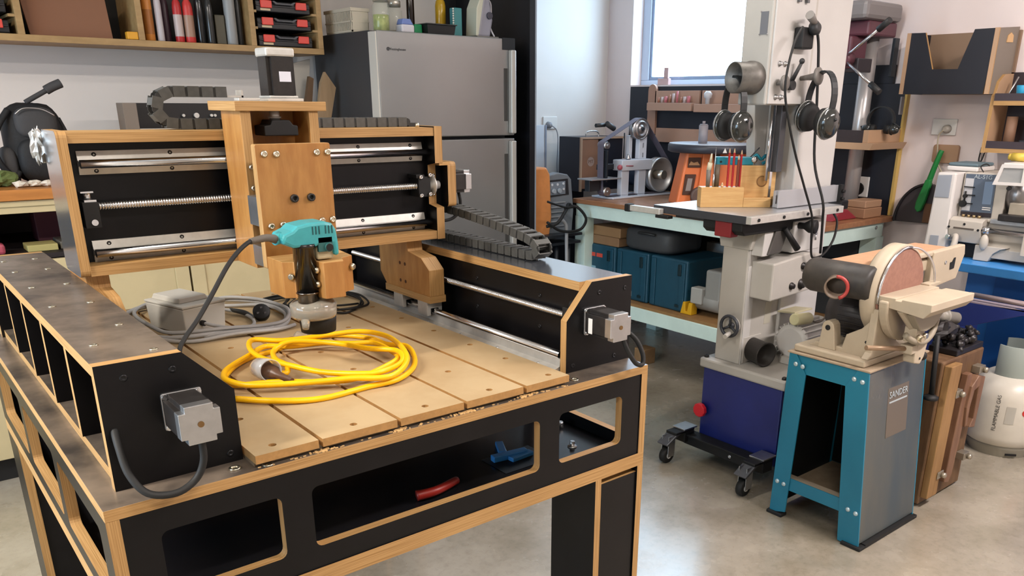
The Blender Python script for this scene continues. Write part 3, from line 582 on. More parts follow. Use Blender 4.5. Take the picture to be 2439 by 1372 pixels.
# things on the lower board of the table
BLP = mat('blue_plastic', '3a86c8', .35)
for i, (a, b, dg, L) in enumerate(((.985, 1.30, -8, .085), (1.005, 1.285, 4, .06), (.995, 1.345, 62, .06))):
    mb = B(a-L/2, a+L/2, b-.009, b+.009, .667+.0*i, .677+.004*(i == 0)).rot((a, b, .667), 'Z', dg)
    solo('blue_clip', mb, BLP, ['long pale blue plastic strip on the lower board of the machine table', 'short blue strip under the long blue strip inside the table', 'blue strip standing off at an angle behind the other strips'][i], 'clip', 'blue plastic strips in the machine table', .002)
solo('black_tray', taper(MB(), .93, 1.06, 1.24, 1.33, .6662, .667, .01), BLACK, 'thin black tray under the blue strips inside the table', 'tray')
solo('red_clamp_jaw', MB().tube([(.72, 1.25, .678), (.76, 1.242, .680), (.82, 1.26, .678)], (.011, .008), 10), mat('red_plastic', '8a2018', .4), 'red plastic clamp jaw lying in shadow inside the machine table', 'clamp')
# ================================================================ left back: bench, shelf, things on them
BW = mat('bench_orange_wood', 'b8793c', .45, col2='a56a33', scale=6, stretch=(1, 6, 6), coat=.2)
CREAM = mat('cream_board', 'b8a984', .55, var=.03, scale=8)
bn = thing('long_bench', 'long cream bench with orange wooden top along the back wall', 'bench', (.3, 3.8, 0))
emit('bench_top', B(-1.6, 1.88, 3.45, 4.17, 1.058, 1.096), BW, bn, .003)
emit('front_rail', B(-1.6, 1.88, 3.47, 3.49, 1.012, 1.056).box(-1.6, 1.88, 3.463, 3.472, 1.036, 1.056), CREAM, bn, .002)
emit('shelf_board', B(-1.6, 1.88, 3.50, 4.15, .842, .860), mat('shelf_dark', '1c1517', .6), bn)
emit('back_panel', B(-1.6, 1.88, 4.13, 4.15, .1, 1.05), mat('shelf_dark', '1c1517', .6), bn)
for x in (-1.6, -.62, .36, 1.34): pass
for i, x in enumerate((-1.48, -.86, -.24, .385, 1.005)):
    dr = emit('door', B(x, x+.612, 3.49, 3.508, .10, .838), CREAM, bn, .003)
    emit('door_frame', B(x, x+.055, 3.484, 3.490, .10, .838).box(x+.557, x+.612, 3.484, 3.490, .10, .838).box(x+.055, x+.557, 3.484, 3.490, .785, .838), CREAM, dr, .002)
emit('end_panel', B(1.62, 1.66, 3.49, 4.13, 0, .84), CREAM, bn)
emit('plinth', B(-1.6, 1.66, 3.54, 3.56, 0, .10), BLACK, bn)
for x in (-.9, .1, 1.82): emit('upright', B(x, x+.04, 3.55, 4.13, .86, 1.012), CREAM, bn)
def rbox(name, x0, x1, y0, y1, z0, z1, mt, label, cat, bev=.004, grp=None, rz=0):
    mb = B(x0, x1, y0, y1, z0, z1)
    if rz: mb.rot(((x0+x1)/2, (y0+y1)/2, z0), 'Z', rz)
    return solo(name, mb, mt, label, cat, grp, bev)
rbox('cream_box', .455, .555, 3.55, 3.65, .861, .885, mat('dull_yellow', 'a59a62', .6), 'flat dull yellow box in the dark bay under the bench top', 'box', .002)
rbox('grey_case', .565, .70, 3.56, 3.70, .861, .889, mat('dull_grey', '5b5850', .5), 'flat dark grey case beside the dull yellow box under the bench', 'case', .003)
rbox('pink_pot', .31, .385, 3.54, 3.60, .861, .90, mat('dull_pink', 'a34656', .5), 'dull pink tub at the frame edge under the bench top', 'tub', .01)
rbox('maroon_box', .53, .62, 3.80, 3.92, .861, .99, mat('dark_maroon', '4a1e28', .6), 'dark maroon box at the back of the bay under the bench', 'box', .003)
# backpack on the bench
bp = thing('backpack', 'black backpack standing on the bench against the back wall', 'bag', (.57, 3.72, 1.096))
NY = mat('black_nylon', '18181a', .7, bump=.3, scale=120, var=.2); NYG = mat('grey_nylon', '3b3a3b', .75, bump=.3, scale=100)
def blob(mb, c, sx, sy, sz, seed=0, amp=.0, n=22, k=14, p=2.6):
    """super-ellipsoid lump"""
    c = Vector(c); i0 = len(mb.v); mb.sphere((0, 0, 0), 1, n, k); rnd = random.Random(seed)
    for i in range(i0, len(mb.v)):
        v = mb.v[i]; q = Vector([math.copysign(abs(a)**(2/p), a) for a in v]); q *= 1 + amp*(rnd.random()-.5)
        mb.v[i] = c + Vector((q.x*sx, q.y*sy, q.z*sz))
    return mb
emit('body', blob(MB(), (.575, 3.74, 1.24), .105, .07, .145, 1, .03, p=3), NY, bp)
emit('front_pocket', blob(MB(), (.585, 3.67, 1.18), .085, .035, .08, 2, .03, p=3.2), NY, bp)
emit('top_pocket', blob(MB(), (.58, 3.68, 1.315), .07, .03, .055, 3, .03, p=3), NYG, bp)
emit('side_pocket', blob(MB(), (.475, 3.72, 1.16), .03, .05, .07, 4, .04, p=3), NYG, bp)
emit('strap', MB().tube([(.50, 3.69, 1.36), (.455, 3.67, 1.30), (.43, 3.66, 1.23), (.44, 3.66, 1.17), (.475, 3.67, 1.125), (.50, 3.68, 1.14)], .011, 8), NY, bp)
emit('zip', MB().tube([(.515, 3.648, 1.345), (.545, 3.642, 1.365), (.60, 3.640, 1.362), (.64, 3.645, 1.34)], .0025, 6), ALU, bp)
emit('side_strap', MB().tube([(.66, 3.70, 1.33), (.685, 3.70, 1.25), (.69, 3.70, 1.15)], .008, 8), NY, bp)
bg_ = MB().tube([(.565, 3.72, 1.385), (.60, 3.72, 1.405), (.645, 3.72, 1.43)], .009, 8); bg_.tube([(.64, 3.72, 1.428), (.665, 3.72, 1.442), (.695, 3.72, 1.455)], .0165, 10)
solo('black_brush', bg_, NYG, 'short black handled brush poking out of the backpack top', 'brush')
solo('green_cloth', crumple(MB(), (.42, 3.60, 1.125), .05, 5, sc=(1.1, 1, .55), amp=.35), mat('olive_cloth', '5e6b3a', .8), 'crumpled olive green cloth at the edge beside the backpack', 'cloth')
cl_ = MB()
for k in range(6): crumple(cl_, (.47+k*.045, 3.53+.01*(k % 2), 1.108), .022, 20+k, 10, 6, sc=(1.1, .9, .5), amp=.5)
solo('white_rag', cl_, mat('rag_white', 'cfc6b8', .8), 'torn whitish rag along the bench edge under the backpack', 'cloth')
# black rack behind the gantry
tr = thing('tool_rack', 'long black tool rack with small pale knobs standing on the bench', 'rack', (1.2, 3.88, 1.096))
emit('back', B(.925, 1.56, 3.90, 3.92, 1.096, 1.385), mat('rack_black', '121214', .4), tr, .002)
emit('side', B(.918, .972, 3.80, 3.90, 1.096, 1.385), mat('side_greybrown', '7c7268', .6), tr, .002)
emit('lip', B(.972, 1.56, 3.80, 3.815, 1.27, 1.285), mat('lip_pale', 'b5aca0', .5), tr, .001)
for x in (1.18, 1.235, 1.30, 1.315, 1.36, 1.42): emit('knob', Cy((x, 3.90, 1.335), (x, 3.885, 1.335), .011 if x in (1.235, 1.36) else .006, n=12), ALUP, tr)
emit('shelf', B(.972, 1.56, 3.815, 3.90, 1.20, 1.215), mat('rack_black', '121214', .4), tr)
# planks and board leaning against the fridge
def lean(name, pts, y0, y1, mt, label, ply=True):
    return solo(name, MB().prism(pts, 'y', y0, y1, 0, 0), mt, label, 'board', None, .001)
solo('leaning_board', MB().prism([(1.70, 1.096), (1.78, 1.096), (1.838, 1.59), (1.74, 1.565)], 'y', 4.0, 4.015), mat('grey_board', 'a8a298', .6), 'pale grey board leaning on the wall beside the fridge', 'board', None, .001)
solo('dark_plank', MB().prism([(1.70, 1.096), (1.755, 1.096), (1.822, 1.50), (1.80, 1.51)], 'y', 3.94, 3.965), mat('plank_dark', '5d4630', .6, var=.15, stretch=(1, 1, .1)), 'narrow dark brown plank leaning behind the pale one', 'board', None, .001)
solo('pale_plank', MB().prism([(1.752, 1.096), (1.81, 1.096), (1.905, 1.46), (1.855, 1.53), (1.83, 1.48)], 'y', 3.88, 3.905), mat('plank_pale', '9c8263', .6, var=.12, scale=12, stretch=(2, 1, .15)), 'pale pointed plank leaning against the fridge side', 'board', None, .001)
rbox('timber_block', 1.58, 1.80, 3.62, 3.76, 1.0965, 1.300, mat('plank_brown', '85694a', .6, var=.1), 'brown timber block standing on the bench behind the tool carriage', 'block', .002)
# ================================================================ wall shelf
SH = mat('shelf_wood', 'a88a5e', .5, col2='9a7c52', scale=8, stretch=(1, 4, 4))
su = thing('wall_shelf', 'wooden open wall shelf with black back, divided into bays', 'shelf', (.9, 3.88, 1.605))
emit('bottom_board', B(-.30, 1.858, 3.88, 4.17, 1.605, 1.630), SH, su, .001)
emit('back_board', B(-.30, 1.858, 4.160, 4.172, 1.630, 2.03), mat('shelf_back_black', '0f0f10', .5), su)
emit('top_board', B(-.30, 1.858, 3.88, 4.17, 2.03, 2.05), SH, su, .001)
for x in (-.30, .612, 1.043, 1.514, 1.834): emit('divider', B(x, x+.024, 3.881, 4.158, 1.630, 2.03), SH, su, .001)
for x0, x1 in ((1.538, 1.834),):
    for z in (1.700, 1.768, 1.838):
        for xx, w_ in ((x0, .012), (x1-.022, .022)): emit('runner', B(xx, xx+w_, 3.884, 4.15, z, z+.010), SH, su)
for z in (1.690, 1.76): emit('runner', B(.590, .612, 3.884, 4.15, z, z+.010), SH, su)
RED = mat('latch_red', 'd64a40', .4); OB = mat('organiser_black', '17171a', .4)
def organiser(x0, x1, z0, label, h=.058):
    t = thing('organiser_case', label, 'case', ((x0+x1)/2, 3.89, z0), 'black organiser cases in the wall shelf')
    xm = (x0+x1)/2; L = x1-x0
    emit('case', B(x0, x1, 3.892, 4.14, z0, z0+h*.78), OB, t, .004)
    emit('rim', B(x0+.002, x1-.002, 3.888, 4.0, z0+h*.38, z0+h*.5), mat('rim_black', '26262a', .35), t, .002)
    emit('grip', MB().prism([(xm-L*.22, z0+h*.78), (xm-L*.15, z0+h*.55), (xm+L*.15, z0+h*.55), (xm+L*.22, z0+h*.78), (xm+L*.18, z0+h*.8), (xm+L*.12, z0+h*.66), (xm-L*.12, z0+h*.66), (xm-L*.18, z0+h*.8)], 'y', 3.875, 3.892), mat('grip_grey', '4a4a4e', .4), t, .001)
    for s in (-1, 1): emit('latch', B(xm+s*L*.32-L*.1, xm+s*L*.32+L*.1, 3.880, 3.892, z0+h*.28, z0+h*.82), RED, t, .003)
    emit('latch_sticker', B(xm-L*.42, xm-L*.24, 3.8915, 3.8918, z0+h*.10, z0+h*.26), mat('sticker_cream', 'c9b795', .5), t)
for i, z in enumerate((1.632, 1.703, 1.773, 1.842)):
    organiser(1.552, 1.808, z, ['black organiser case with red latches, lowest beside the fridge', 'black organiser case with red latches, second from bottom beside the fridge', 'black organiser case with red latches, third from bottom beside the fridge', 'black organiser case with red latches, topmost beside the fridge'][i])
for i, z in enumerate((1.632, 1.703, 1.773)):
    organiser(.33, .588, z, ['black organiser case with red latches, lowest in the far left bay', 'black organiser case with red latches, middle of the far left bay', 'black organiser case with red latches, topmost in the far left bay'][i])
solo('brown_sheet', MB().prism([(.66, 1.631), (.955, 1.631), (.946, 1.775), (.89, 1.79), (.64, 1.81)], 'y', 3.93, 3.942), mat('hardboard_brown', '80573f', .6), 'large reddish brown hardboard sheet standing in the wall shelf', 'board', None, .001)
rbox('yellow_block', 1.0, 1.042, 3.885, 3.92, 1.631, 1.660, mat('amber_yellow', 'd89b2c', .5), 'small amber yellow block on the shelf beside the divider', 'block', .003)
def bottle(name, x, y, z, r, h, body, cap, label, cat, grp, neck=.45, caph=.02, band=None):
    t = thing(name, label, cat, (x, y, z), grp)
    emit('body', MB().lathe((x, y, z), (0, 0, 1), [(0, r*.94), (.004, r), (h*.72, r), (h*.82, r*.85), (h*.9, r*neck), (h, r*neck)], 18), body, t)
    emit('cap', MB().lathe((x, y, z+h), (0, 0, 1), [(0, r*neck*1.15), (caph, r*neck*1.1)], 14), cap, t)
    if band: emit('label', MB().lathe((x, y, z+h*.12), (0, 0, 1), [(0, r*1.01), (h*.45, r*1.01)], 18, cap=False), band, t)
    return t
M_ = lambda n, c, r=.4, **k: mat(n, c, r, **k)
sg = 'bottles and tubes in the wall shelf'
bottle('spray_can', 1.100, 3.93, 1.631, .021, .21, M_('b_orange', 'c67f35'), WHITE, 'amber orange bottle beside the divider in the wall shelf', 'bottle', sg, band=M_('b_amber', 'a0642a'))
bottle('tube', 1.142, 3.92, 1.631, .014, .20, M_('b_white', 'b9b3b8'), WHITE, 'slim white tube next to the amber orange bottle', 'tube', sg)
bottle('spray_can', 1.180, 3.97, 1.631, .019, .2, M_('b_plum', '3a2430'), BLACK, 'dark plum bottle between the white tube and the red one', 'bottle', sg)
bottle('spray_can', 1.222, 3.93, 1.631, .018, .19, M_('b_red', 'b02c2c'), M_('b_red', 'b02c2c'), 'red bottle with whitish lower half on the wall shelf', 'bottle', sg, band=M_('b_pale', 'b8a8a4'))
bottle('spray_can', 1.266, 3.93, 1.631, .021, .19, M_('b_red2', 'c03a36'), WHITE, 'wider bright red bottle with patterned label on the wall shelf', 'bottle', sg, band=M_('b_pat', '9a7a68'))
bottle('black_tube', 1.314, 3.93, 1.631, .017, .22, M_('b_black', '1c1c1e', .15), BLACK, 'glossy black tube right of the red bottles', 'tube', sg)
bottle('black_tube', 1.352, 3.92, 1.631, .015, .2, M_('b_black2', '303030', .15), M_('b_grey', '77777a'), 'glossy charcoal tube with grey cap on the wall shelf', 'tube', sg)
rbox('olive_box', 1.375, 1.418, 3.92, 3.97, 1.631, 1.75, M_('b_olive', '4a4638', .5), 'olive dark box between the charcoal tube and the pale bottle', 'box')
bottle('pale_bottle', 1.446, 3.93, 1.631, .024, .26, M_('b_grey2', '8d8f90', .4), BLACK, 'tall pale grey bottle near the right end of its bay', 'bottle', sg)
bottle('dark_bottle', 1.488, 3.95, 1.631, .017, .24, M_('b_dk', '202224', .3), BLACK, 'slim dark bottle pressed against the wooden divider', 'bottle', sg)
# ================================================================ fridge and black surround
FS = mat('fridge_steel', '9d9c9a', .33, .75, var=.02, scale=2, rvar=.03)
fr = thing('fridge', 'tall brushed steel two door fridge with charcoal sides', 'fridge', (2.31, 3.84, 0))
FC = mat('fridge_charcoal', '3a3a3c', .5, bump=.1, scale=200)
emit('cabinet', B(1.932, 2.695, 3.575, 4.15, .03, 1.70), FC, fr, .004)
d1 = emit('door', B(1.932, 2.700, 3.50, 3.572, 1.240, 1.697), FS, fr, .005)
d2 = emit('door', B(1.932, 2.700, 3.50, 3.572, .10, 1.226), FS, fr, .005)
emit('door_edge', B(1.926, 1.933, 3.505, 3.57, 1.245, 1.692), mat('edge_pale', 'c7c2b8', .4), d1); emit('door_edge', B(1.926, 1.933, 3.505, 3.57, .105, 1.22), mat('edge_pale', 'c7c2b8', .4), d2)
emit('handle', B(2.660, 2.690, 3.468, 3.499, 1.25, 1.645), mat('handle_pale', 'b9b6b0', .35, .3), d1, .006); emit('handle', B(2.660, 2.690, 3.468, 3.499, .55, 1.215), mat('handle_pale', 'b9b6b0', .35, .3), d2, .006)
emit('handle_recess', B(2.634, 2.656, 3.497, 3.502, 1.31, 1.56), mat('recess_grey', '3c3a38', .5), d1, .001); emit('handle_recess', B(2.634, 2.656, 3.497, 3.502, .65, 1.15), mat('recess_grey', '5c5a58', .5), d2, .001)
emit('corner_cap', B(2.625, 2.702, 3.496, 3.50, 1.645, 1.700), BLACK, d1, .001)
emit('plinth', B(1.95, 2.68, 3.55, 3.6, 0, .1), BLACK, fr)
emit('emblem', Cy((1.985, 3.4995, 1.622), (1.985, 3.498, 1.622), .008, n=18), mat('print_dark', '3b3b3d', .4), d1)
text('lettering', 'Westinghouse', .0155, (2.032, 3.4988, 1.6215), (1, 0, 0), (0, 0, 1), MC['print_dark'], d1, .0003)
sur = thing('black_surround', 'tall black side panel enclosing the fridge, pale edged', 'panel', (2.81, 3.8, 0))
emit('panel', B(2.800, 2.835, 3.50, 4.175, 0, 2.59), mat('panel_black', '0e0f14', .45), sur)
emit('edging', B(2.8355, 2.845, 3.50, 4.175, 0, 2.59), mat('edging_grey', '8f96a0', .5), sur)
emit('upper_panel', B(2.72, 2.80, 4.158, 4.175, 0, 2.59), MC['panel_black'], sur)
# things on the fridge
ba = thing('laundry_basket', 'white slatted plastic basket on the fridge', 'basket', (1.98, 3.87, 1.70))
bx0, bx1, by0, by1 = 1.936, 2.022, 3.735, 4.0; BK = mat('basket_cream', 'bfb5a2', .5)
rim = MB()
for z0, z1, e in ((1.702, 1.710, 0), (1.744, 1.75, .003), (1.790, 1.804, .006)):
    rim.box(bx0-e, bx1+e, by0-e, by0-e+.006, z0, z1).box(bx0-e, bx1+e, by1+e-.006, by1+e, z0, z1).box(bx0-e, bx0-e+.006, by0, by1, z0, z1).box(bx1+e-.006, bx1+e, by0, by1, z0, z1)
emit('rim', rim, BK, ba); emit('base', B(bx0, bx1, by0, by1, 1.7005, 1.703), BK, ba)
mesh_b = B(0, .004, 0, .002, 0, .085); bars = MB()
for k in range(18): y = by0 + .004 + k*(by1-by0-.012)/17; 
sl0 = None
for k in range(20):
    y = by0 + .002 + k*(by1-by0-.008)/19
    for x in (bx0-.002, bx1-.002):
        mb = B(x, x+.004, y, y+.0045, 1.71, 1.792)
        emit('slat', mb, BK, ba)
for k in range(9):
    x = bx0 + .004 + k*(bx1-bx0-.016)/8
    emit('slat', B(x, x+.009, by0-.002, by0+.002, 1.71, 1.792), BK, ba)
solo('bag_lump', crumple(MB(), (1.98, 3.88, 1.765), .042, 9, sc=(.9, 1.1, .9), amp=.4), mat('bag_dark', '2a2a30', .5), 'dark and pale crumpled bag inside the white basket', 'bag')
JG = mat('jar_glass', 'd6d8c4', .08, alpha=.22, coat=.8); PK = mat('pickle_green', '7d8d24', .4, col2='a9b04a', scale=30); LID = mat('lid_silver', 'c9c4b8', .3, .7)
def jar(x, y, r, h, label, fill):
    t = thing('glass_jar', label, 'jar', (x, y, 1.70), 'jars on the fridge')
    emit('glass', MB().lathe((x, y, 1.7005), (0, 0, 1), [(0, r*.95), (.004, r), (h*.86, r), (h*.95, r*.8), (h, r*.8)], 24), JG, t)
    emit('content', MB().lathe((x, y, 1.704), (0, 0, 1), [(0, r*.9), (fill, r*.9)], 20), PK if fill > .05 else mat('content_pale', 'b8b0a0', .5), t)
    emit('lid', MB().lathe((x, y, 1.7005+h), (0, 0, 1), [(0, r*.86), (.026, r*.86), (.028, r*.8)], 24), LID, t)
jar(2.045, 3.655, .040, .128, 'tall glass jar of green pickles with silver lid', .07)
jar(2.150, 3.715, .036, .118, 'empty looking glass jar behind the white bottle', .012)
t = thing('white_bottle', 'squat white bottle with a blue shoulder on the fridge', 'bottle', (2.155, 3.62, 1.70))
emit('body', B(2.120, 2.190, 3.60, 3.66, 1.7005, 1.738), mat('bottle_white', 'cfccd2', .4), t, .008); emit('cap', MB().prism([(2.123, 1.738), (2.187, 1.738), (2.176, 1.752), (2.172, 1.762), (2.132, 1.762), (2.128, 1.752)], 'y', 3.605, 3.655), mat('cap_blue', '6d80b8', .4), t, .003)
rbox('green_tub', 2.190, 2.232, 3.60, 3.66, 1.7005, 1.742, mat('tub_green', '0c7a48', .4), 'small bright green tub beside the white bottle', 'tub', .006)
t = thing('black_pan', 'square black baking tin on the fridge top', 'pan', (2.31, 3.62, 1.70))
emit('tin', taper(MB(), 2.235, 2.395, 3.56, 3.74, 1.7005, 1.742, .006), mat('tin_black', '1c1c1c', .4), t, .003); emit('rim', B(2.230, 2.400, 3.555, 3.745, 1.742, 1.747), mat('tin_grey', '3a3a38', .4), t, .002)
bottle('wine_bottle', 2.29, 3.80, 1.7005, .019, .26, mat('wine_dark', '1c0f0a', .15), BLACK, 'dark slim bottle standing behind the black tin', 'bottle', None)
t = bottle('oil_bottle', 2.425, 3.74, 1.7005, .026, .2, mat('oil_gold', 'b08a1c', .15), M_('b_gold', 'c9a040'), 'golden oil bottle right of the dark slim bottle', 'bottle', None)
t = thing('teal_pack', 'teal labelled pack with beaded edge beside the oil bottle', 'pack', (2.455, 3.66, 1.70))
emit('pack', B(2.425, 2.472, 3.62, 3.66, 1.7005, 1.83), mat('teal_pack', '3e8084', .4), t, .004)
bd = MB()
for k in range(12): bd.sphere((2.419, 3.618, 1.708+k*.0105), .0045, 8, 6)
emit('beads', bd, mat('bead_white', 'd8d4c8', .4), t)
t = thing('iron', 'grey and white steam iron standing on its heel', 'iron', (2.555, 3.58, 1.70))
emit('sole_plate', MB().prism([(2.505, 1.705), (2.520, 1.705), (2.560, 1.90), (2.548, 1.905), (2.512, 1.83)], 'y', 3.55, 3.64), mat('iron_pale', 'b9b7a4', .4), t, .004)
emit('body', MB().prism([(2.522, 1.7005), (2.60, 1.7005), (2.618, 1.78), (2.598, 1.88), (2.562, 1.90)], 'y', 3.562, 3.628), mat('iron_grey', '8c8c98', .35), t, .012)
emit('handle', MB().tube([(2.60, 3.595, 1.72), (2.615, 3.595, 1.77), (2.605, 3.595, 1.84), (2.585, 3.595, 1.87)], .009, 10), mat('iron_white', 'b5b3bd', .35), t)
emit('dial', Cy((2.592, 3.561, 1.80), (2.592, 3.552, 1.80), .016, n=18), mat('iron_dark', '3d3d48', .3), t)
emit('foot_plate', B(2.50, 2.63, 3.535, 3.65, 1.6985, 1.7045), mat('iron_plate', '6f6c66', .5), t)
emit('power_cord', MB().tube([(2.60, 3.60, 1.885), (2.63, 3.60, 1.86), (2.632, 3.60, 1.80), (2.612, 3.58, 1.75), (2.618, 3.555, 1.7065)], .004, 8), mat('cord_pale', 'b5b3b8', .5), t)
# ================================================================ back wall, right of the fridge
def outlet(name, loc, d, w, h, label, mt=None):
    """wall plate centred at loc on a wall facing d"""
    t = thing(name, label, 'socket', loc); x, y, z = loc
    if abs(d[0]) > .5: emit('plate', B(min(x, x+d[0]*.01), max(x, x+d[0]*.01), y-w/2, y+w/2, z-h/2, z+h/2), WHITE, t, .003)
    else: emit('plate', B(x-w/2, x+w/2, y-.01, y, z-h/2, z+h/2), WHITE, t, .003)
    return t
ot = outlet('power_outlet', (3.505, 4.18, 1.28), (0, -1, 0), .115, .075, 'white double power outlet on the bright wall beside the window corner')
pl = solo('grey_plug', MB().lathe((3.485, 4.17, 1.268), (0, -1, -.1), [(0, .020), (.02, .019), (.034, .008)], 18), mat('plug_grey', '8f9298', .5), 'grey plug pushed into the outlet on the bright wall', 'plug')
solo('power_cable', MB().tube([(3.487, 4.135, 1.264), (3.52, 4.13, 1.24), (3.535, 4.13, 1.19), (3.525, 4.12, 1.10), (3.505, 4.10, 1.0), (3.51, 4.08, .9), (3.50, 4.0, .75)], .0035, 6), mat('plug_grey', '8f9298', .5), 'thin grey cable hanging from the outlet on the bright wall', 'cable')
t = thing('white_sheet', 'white sheet with a pale edge strip leaning on the bright wall', 'board', (3.36, 4.14, 0))
emit('sheet', B(3.24, 3.43, 4.135, 4.15, 0, 1.268), mat('panel_white', 'c6ccd4', .45), t, .001); emit('edge_strip', B(3.43, 3.443, 4.130, 4.155, 0, 1.268), mat('strip_grey', '8b93a2', .4), t, .001)
solo('dark_sheet', MB().prism([(3.46, 0), (3.74, 0), (3.74, 1.16), (3.68, 1.19), (3.60, 1.02), (3.46, .70)], 'y', 4.10, 4.115), mat('navy_film', '23252f', .4), 'navy film faced offcut leaning in the corner behind the bench', 'board', None, .001)
# welder on its trolley
wd = thing('welder', 'orange and grey welding machine with knobs on a trolley', 'welder', (2.98, 3.62, .70))
OR = mat('welder_orange', 'd18a50', .45, var=.05); WG = mat('welder_grey', '6f767e', .45); WDK = mat('welder_dark', '24282e', .4)
emit('side_cover', MB().prism([(2.850, .66), (2.965, .66), (2.985, .80), (2.970, 1.03), (2.945, 1.068), (2.850, 1.068)], 'y', 3.53, 4.0), OR, wd, .010)
emit('front_frame', MB().prism([(2.975, .70), (3.150, .70), (3.160, .82), (3.138, .995), (3.11, 1.022), (3.04, 1.035), (2.972, 1.022), (2.980, .82)], 'y', 3.545, 3.60), WG, wd, .006)
emit('body', B(2.962, 3.125, 3.60, 3.98, .68, 1.02), WDK, wd, .01)
emit('display', MB().prism([(2.968, .905), (3.118, .912), (3.108, 1.0), (2.968, .996)], 'y', 3.541, 3.545), WDK, wd)
emit('panel_plate', MB().prism([(2.978, .915), (3.090, .918), (3.088, .988), (2.978, .986)], 'y', 3.539, 3.541), mat('panel_blue', '77828f', .4), wd)
for x in (2.998, 3.038): emit('knob', Cy((x, 3.539, .938), (x, 3.522, .938), .014, .012, n=18), mat('knob_pale', '97a0aa', .35), wd)
for x, z in ((2.99, .972), (3.03, .972), (3.072, .975), (3.075, .945)): emit('lamp', Cy((x, 3.539, z), (x, 3.535, z), .007, n=12), mat('knob_white', 'c6ccd4', .35), wd)
for k in range(6): emit('grille_bar', B(2.985, 3.09, 3.536, 3.546, .87-k*.026, .877-k*.026), mat('bar_grey', '8b8f94', .4), wd, .001)
emit('socket', MB().lathe((3.118, 3.545, .85), (0, -1, 0), [(0, .017), (.012, .017), (.012, .010), (.002, .010)], 18), WDK, wd)
tr2 = thing('trolley', 'dark welding trolley frame below the orange welder', 'trolley', (3.0, 3.75, 0))
emit('tray', B(2.90, 3.18, 3.50, 4.0, .64, .655), WDK, tr2, .002)
for x in (2.93, 3.03, 3.12): emit('post', Cy((x, 3.54, .05), (x, 3.54, .64), .012, n=10), WDK, tr2)
emit('rear_post', Cy((2.93, 3.97, .05), (2.93, 3.97, .64), .012, n=10).cyl((3.15, 3.97, .05), (3.15, 3.97, .64), .012, n=10), WDK, tr2)
emit('base', B(2.90, 3.18, 3.50, 4.0, .05, .065), WDK, tr2, .002)
for x in (2.92, 3.17):
    for y in (3.53, 3.96): emit('wheel', Cy((x-.012, y, .035), (x+.012, y, .035), .035, n=18), RUB, tr2)
emit('arm', B(2.90, 3.165, 3.47, 3.54, .69, .705), WDK, tr2, .003)
for i, (pts, r, lb) in enumerate((([(3.07, 3.52, .835), (3.10, 3.46, .855), (3.16, 3.44, .79), (3.15, 3.46, .73), (3.06, 3.45, .72), (2.95, 3.43, .74), (2.86, 3.42, .79)], .008, 'black welding lead sagging across the trolley front'), ([(3.06, 3.48, .86), (3.0, 3.44, .83), (2.93, 3.42, .78), (2.87, 3.44, .765)], .009, 'thick dark welding lead below the grille of the welder'), ([(2.86, 3.42, .90), (2.94, 3.42, .875), (3.03, 3.45, .855), (3.13, 3.48, .85)], .006, 'thin brown black lead crossing the orange side of the welder'), ([(2.98, 3.46, .80), (3.02, 3.45, .76), (3.035, 3.46, .66), (3.03, 3.45, .55)], .010, 'pale grey hose hanging down in front of the trolley'))):
    solo('welding_lead', MB().tube(pts, r, 8), RUB if i < 3 else mat('hose_grey', '8f9296', .45), lb, 'cable')
# ================================================================ turquoise bench
TQ = mat('turquoise_paint', 'cfe6df', .45, var=.03, scale=10)
TW = mat('bench_brown_wood', 'a0714f', .42, col2='8d6145', scale=6, stretch=(6, 1, 6), coat=.15)
tb = thing('turquoise_bench', 'turquoise painted workbench with brown wooden top under the window', 'bench', (3.58, 2.83, 0))
emit('bench_top', B(3.20, 3.965, 2.055, 3.60, .856, .882), TW, tb, .003)
for x in (3.21, 3.90): emit('apron', B(x, x+.03, 2.08, 3.58, .785, .856), TQ, tb, .002)
for y in (2.07, 3.555): emit('apron', B(3.24, 3.90, y, y+.03, .785, .856), TQ, tb, .002)
for x in (3.21, 3.86):
    for y in (2.07, 3.50): emit('leg', B(x, x+.07, y, y+.085, 0, .785), TQ, tb, .002)
for x in (3.205, 3.90): emit('rail', B(x, x+.03, 2.155, 3.50, .262, .335), TQ, tb, .002)
for y in (2.08, 3.54): emit('rail', B(3.28, 3.86, y, y+.03, .262, .335), TQ, tb, .002)
emit('low_shelf', B(3.215, 3.90, 2.12, 3.54, .335, .350), mat('low_shelf_wood', '8d6a42', .55, var=.08), tb, .001)
for y in (2.20, 2.6): pass
for k, (x, y, z) in enumerate(((3.235, 2.068, .835), (3.84, 2.068, .835))): emit('bolt', screw((x, y, z), (0, -1, 0), .008, .004), ALU, tb)
rbox('floor_block', 3.25, 3.34, 3.02, 3.10, 0, .09, mat('plank_brown', '85694a', .6), 'small brown timber block on the floor under the turquoise bench', 'block', .003)
TC = mat('case_teal', '1b4659', .45, var=.05)
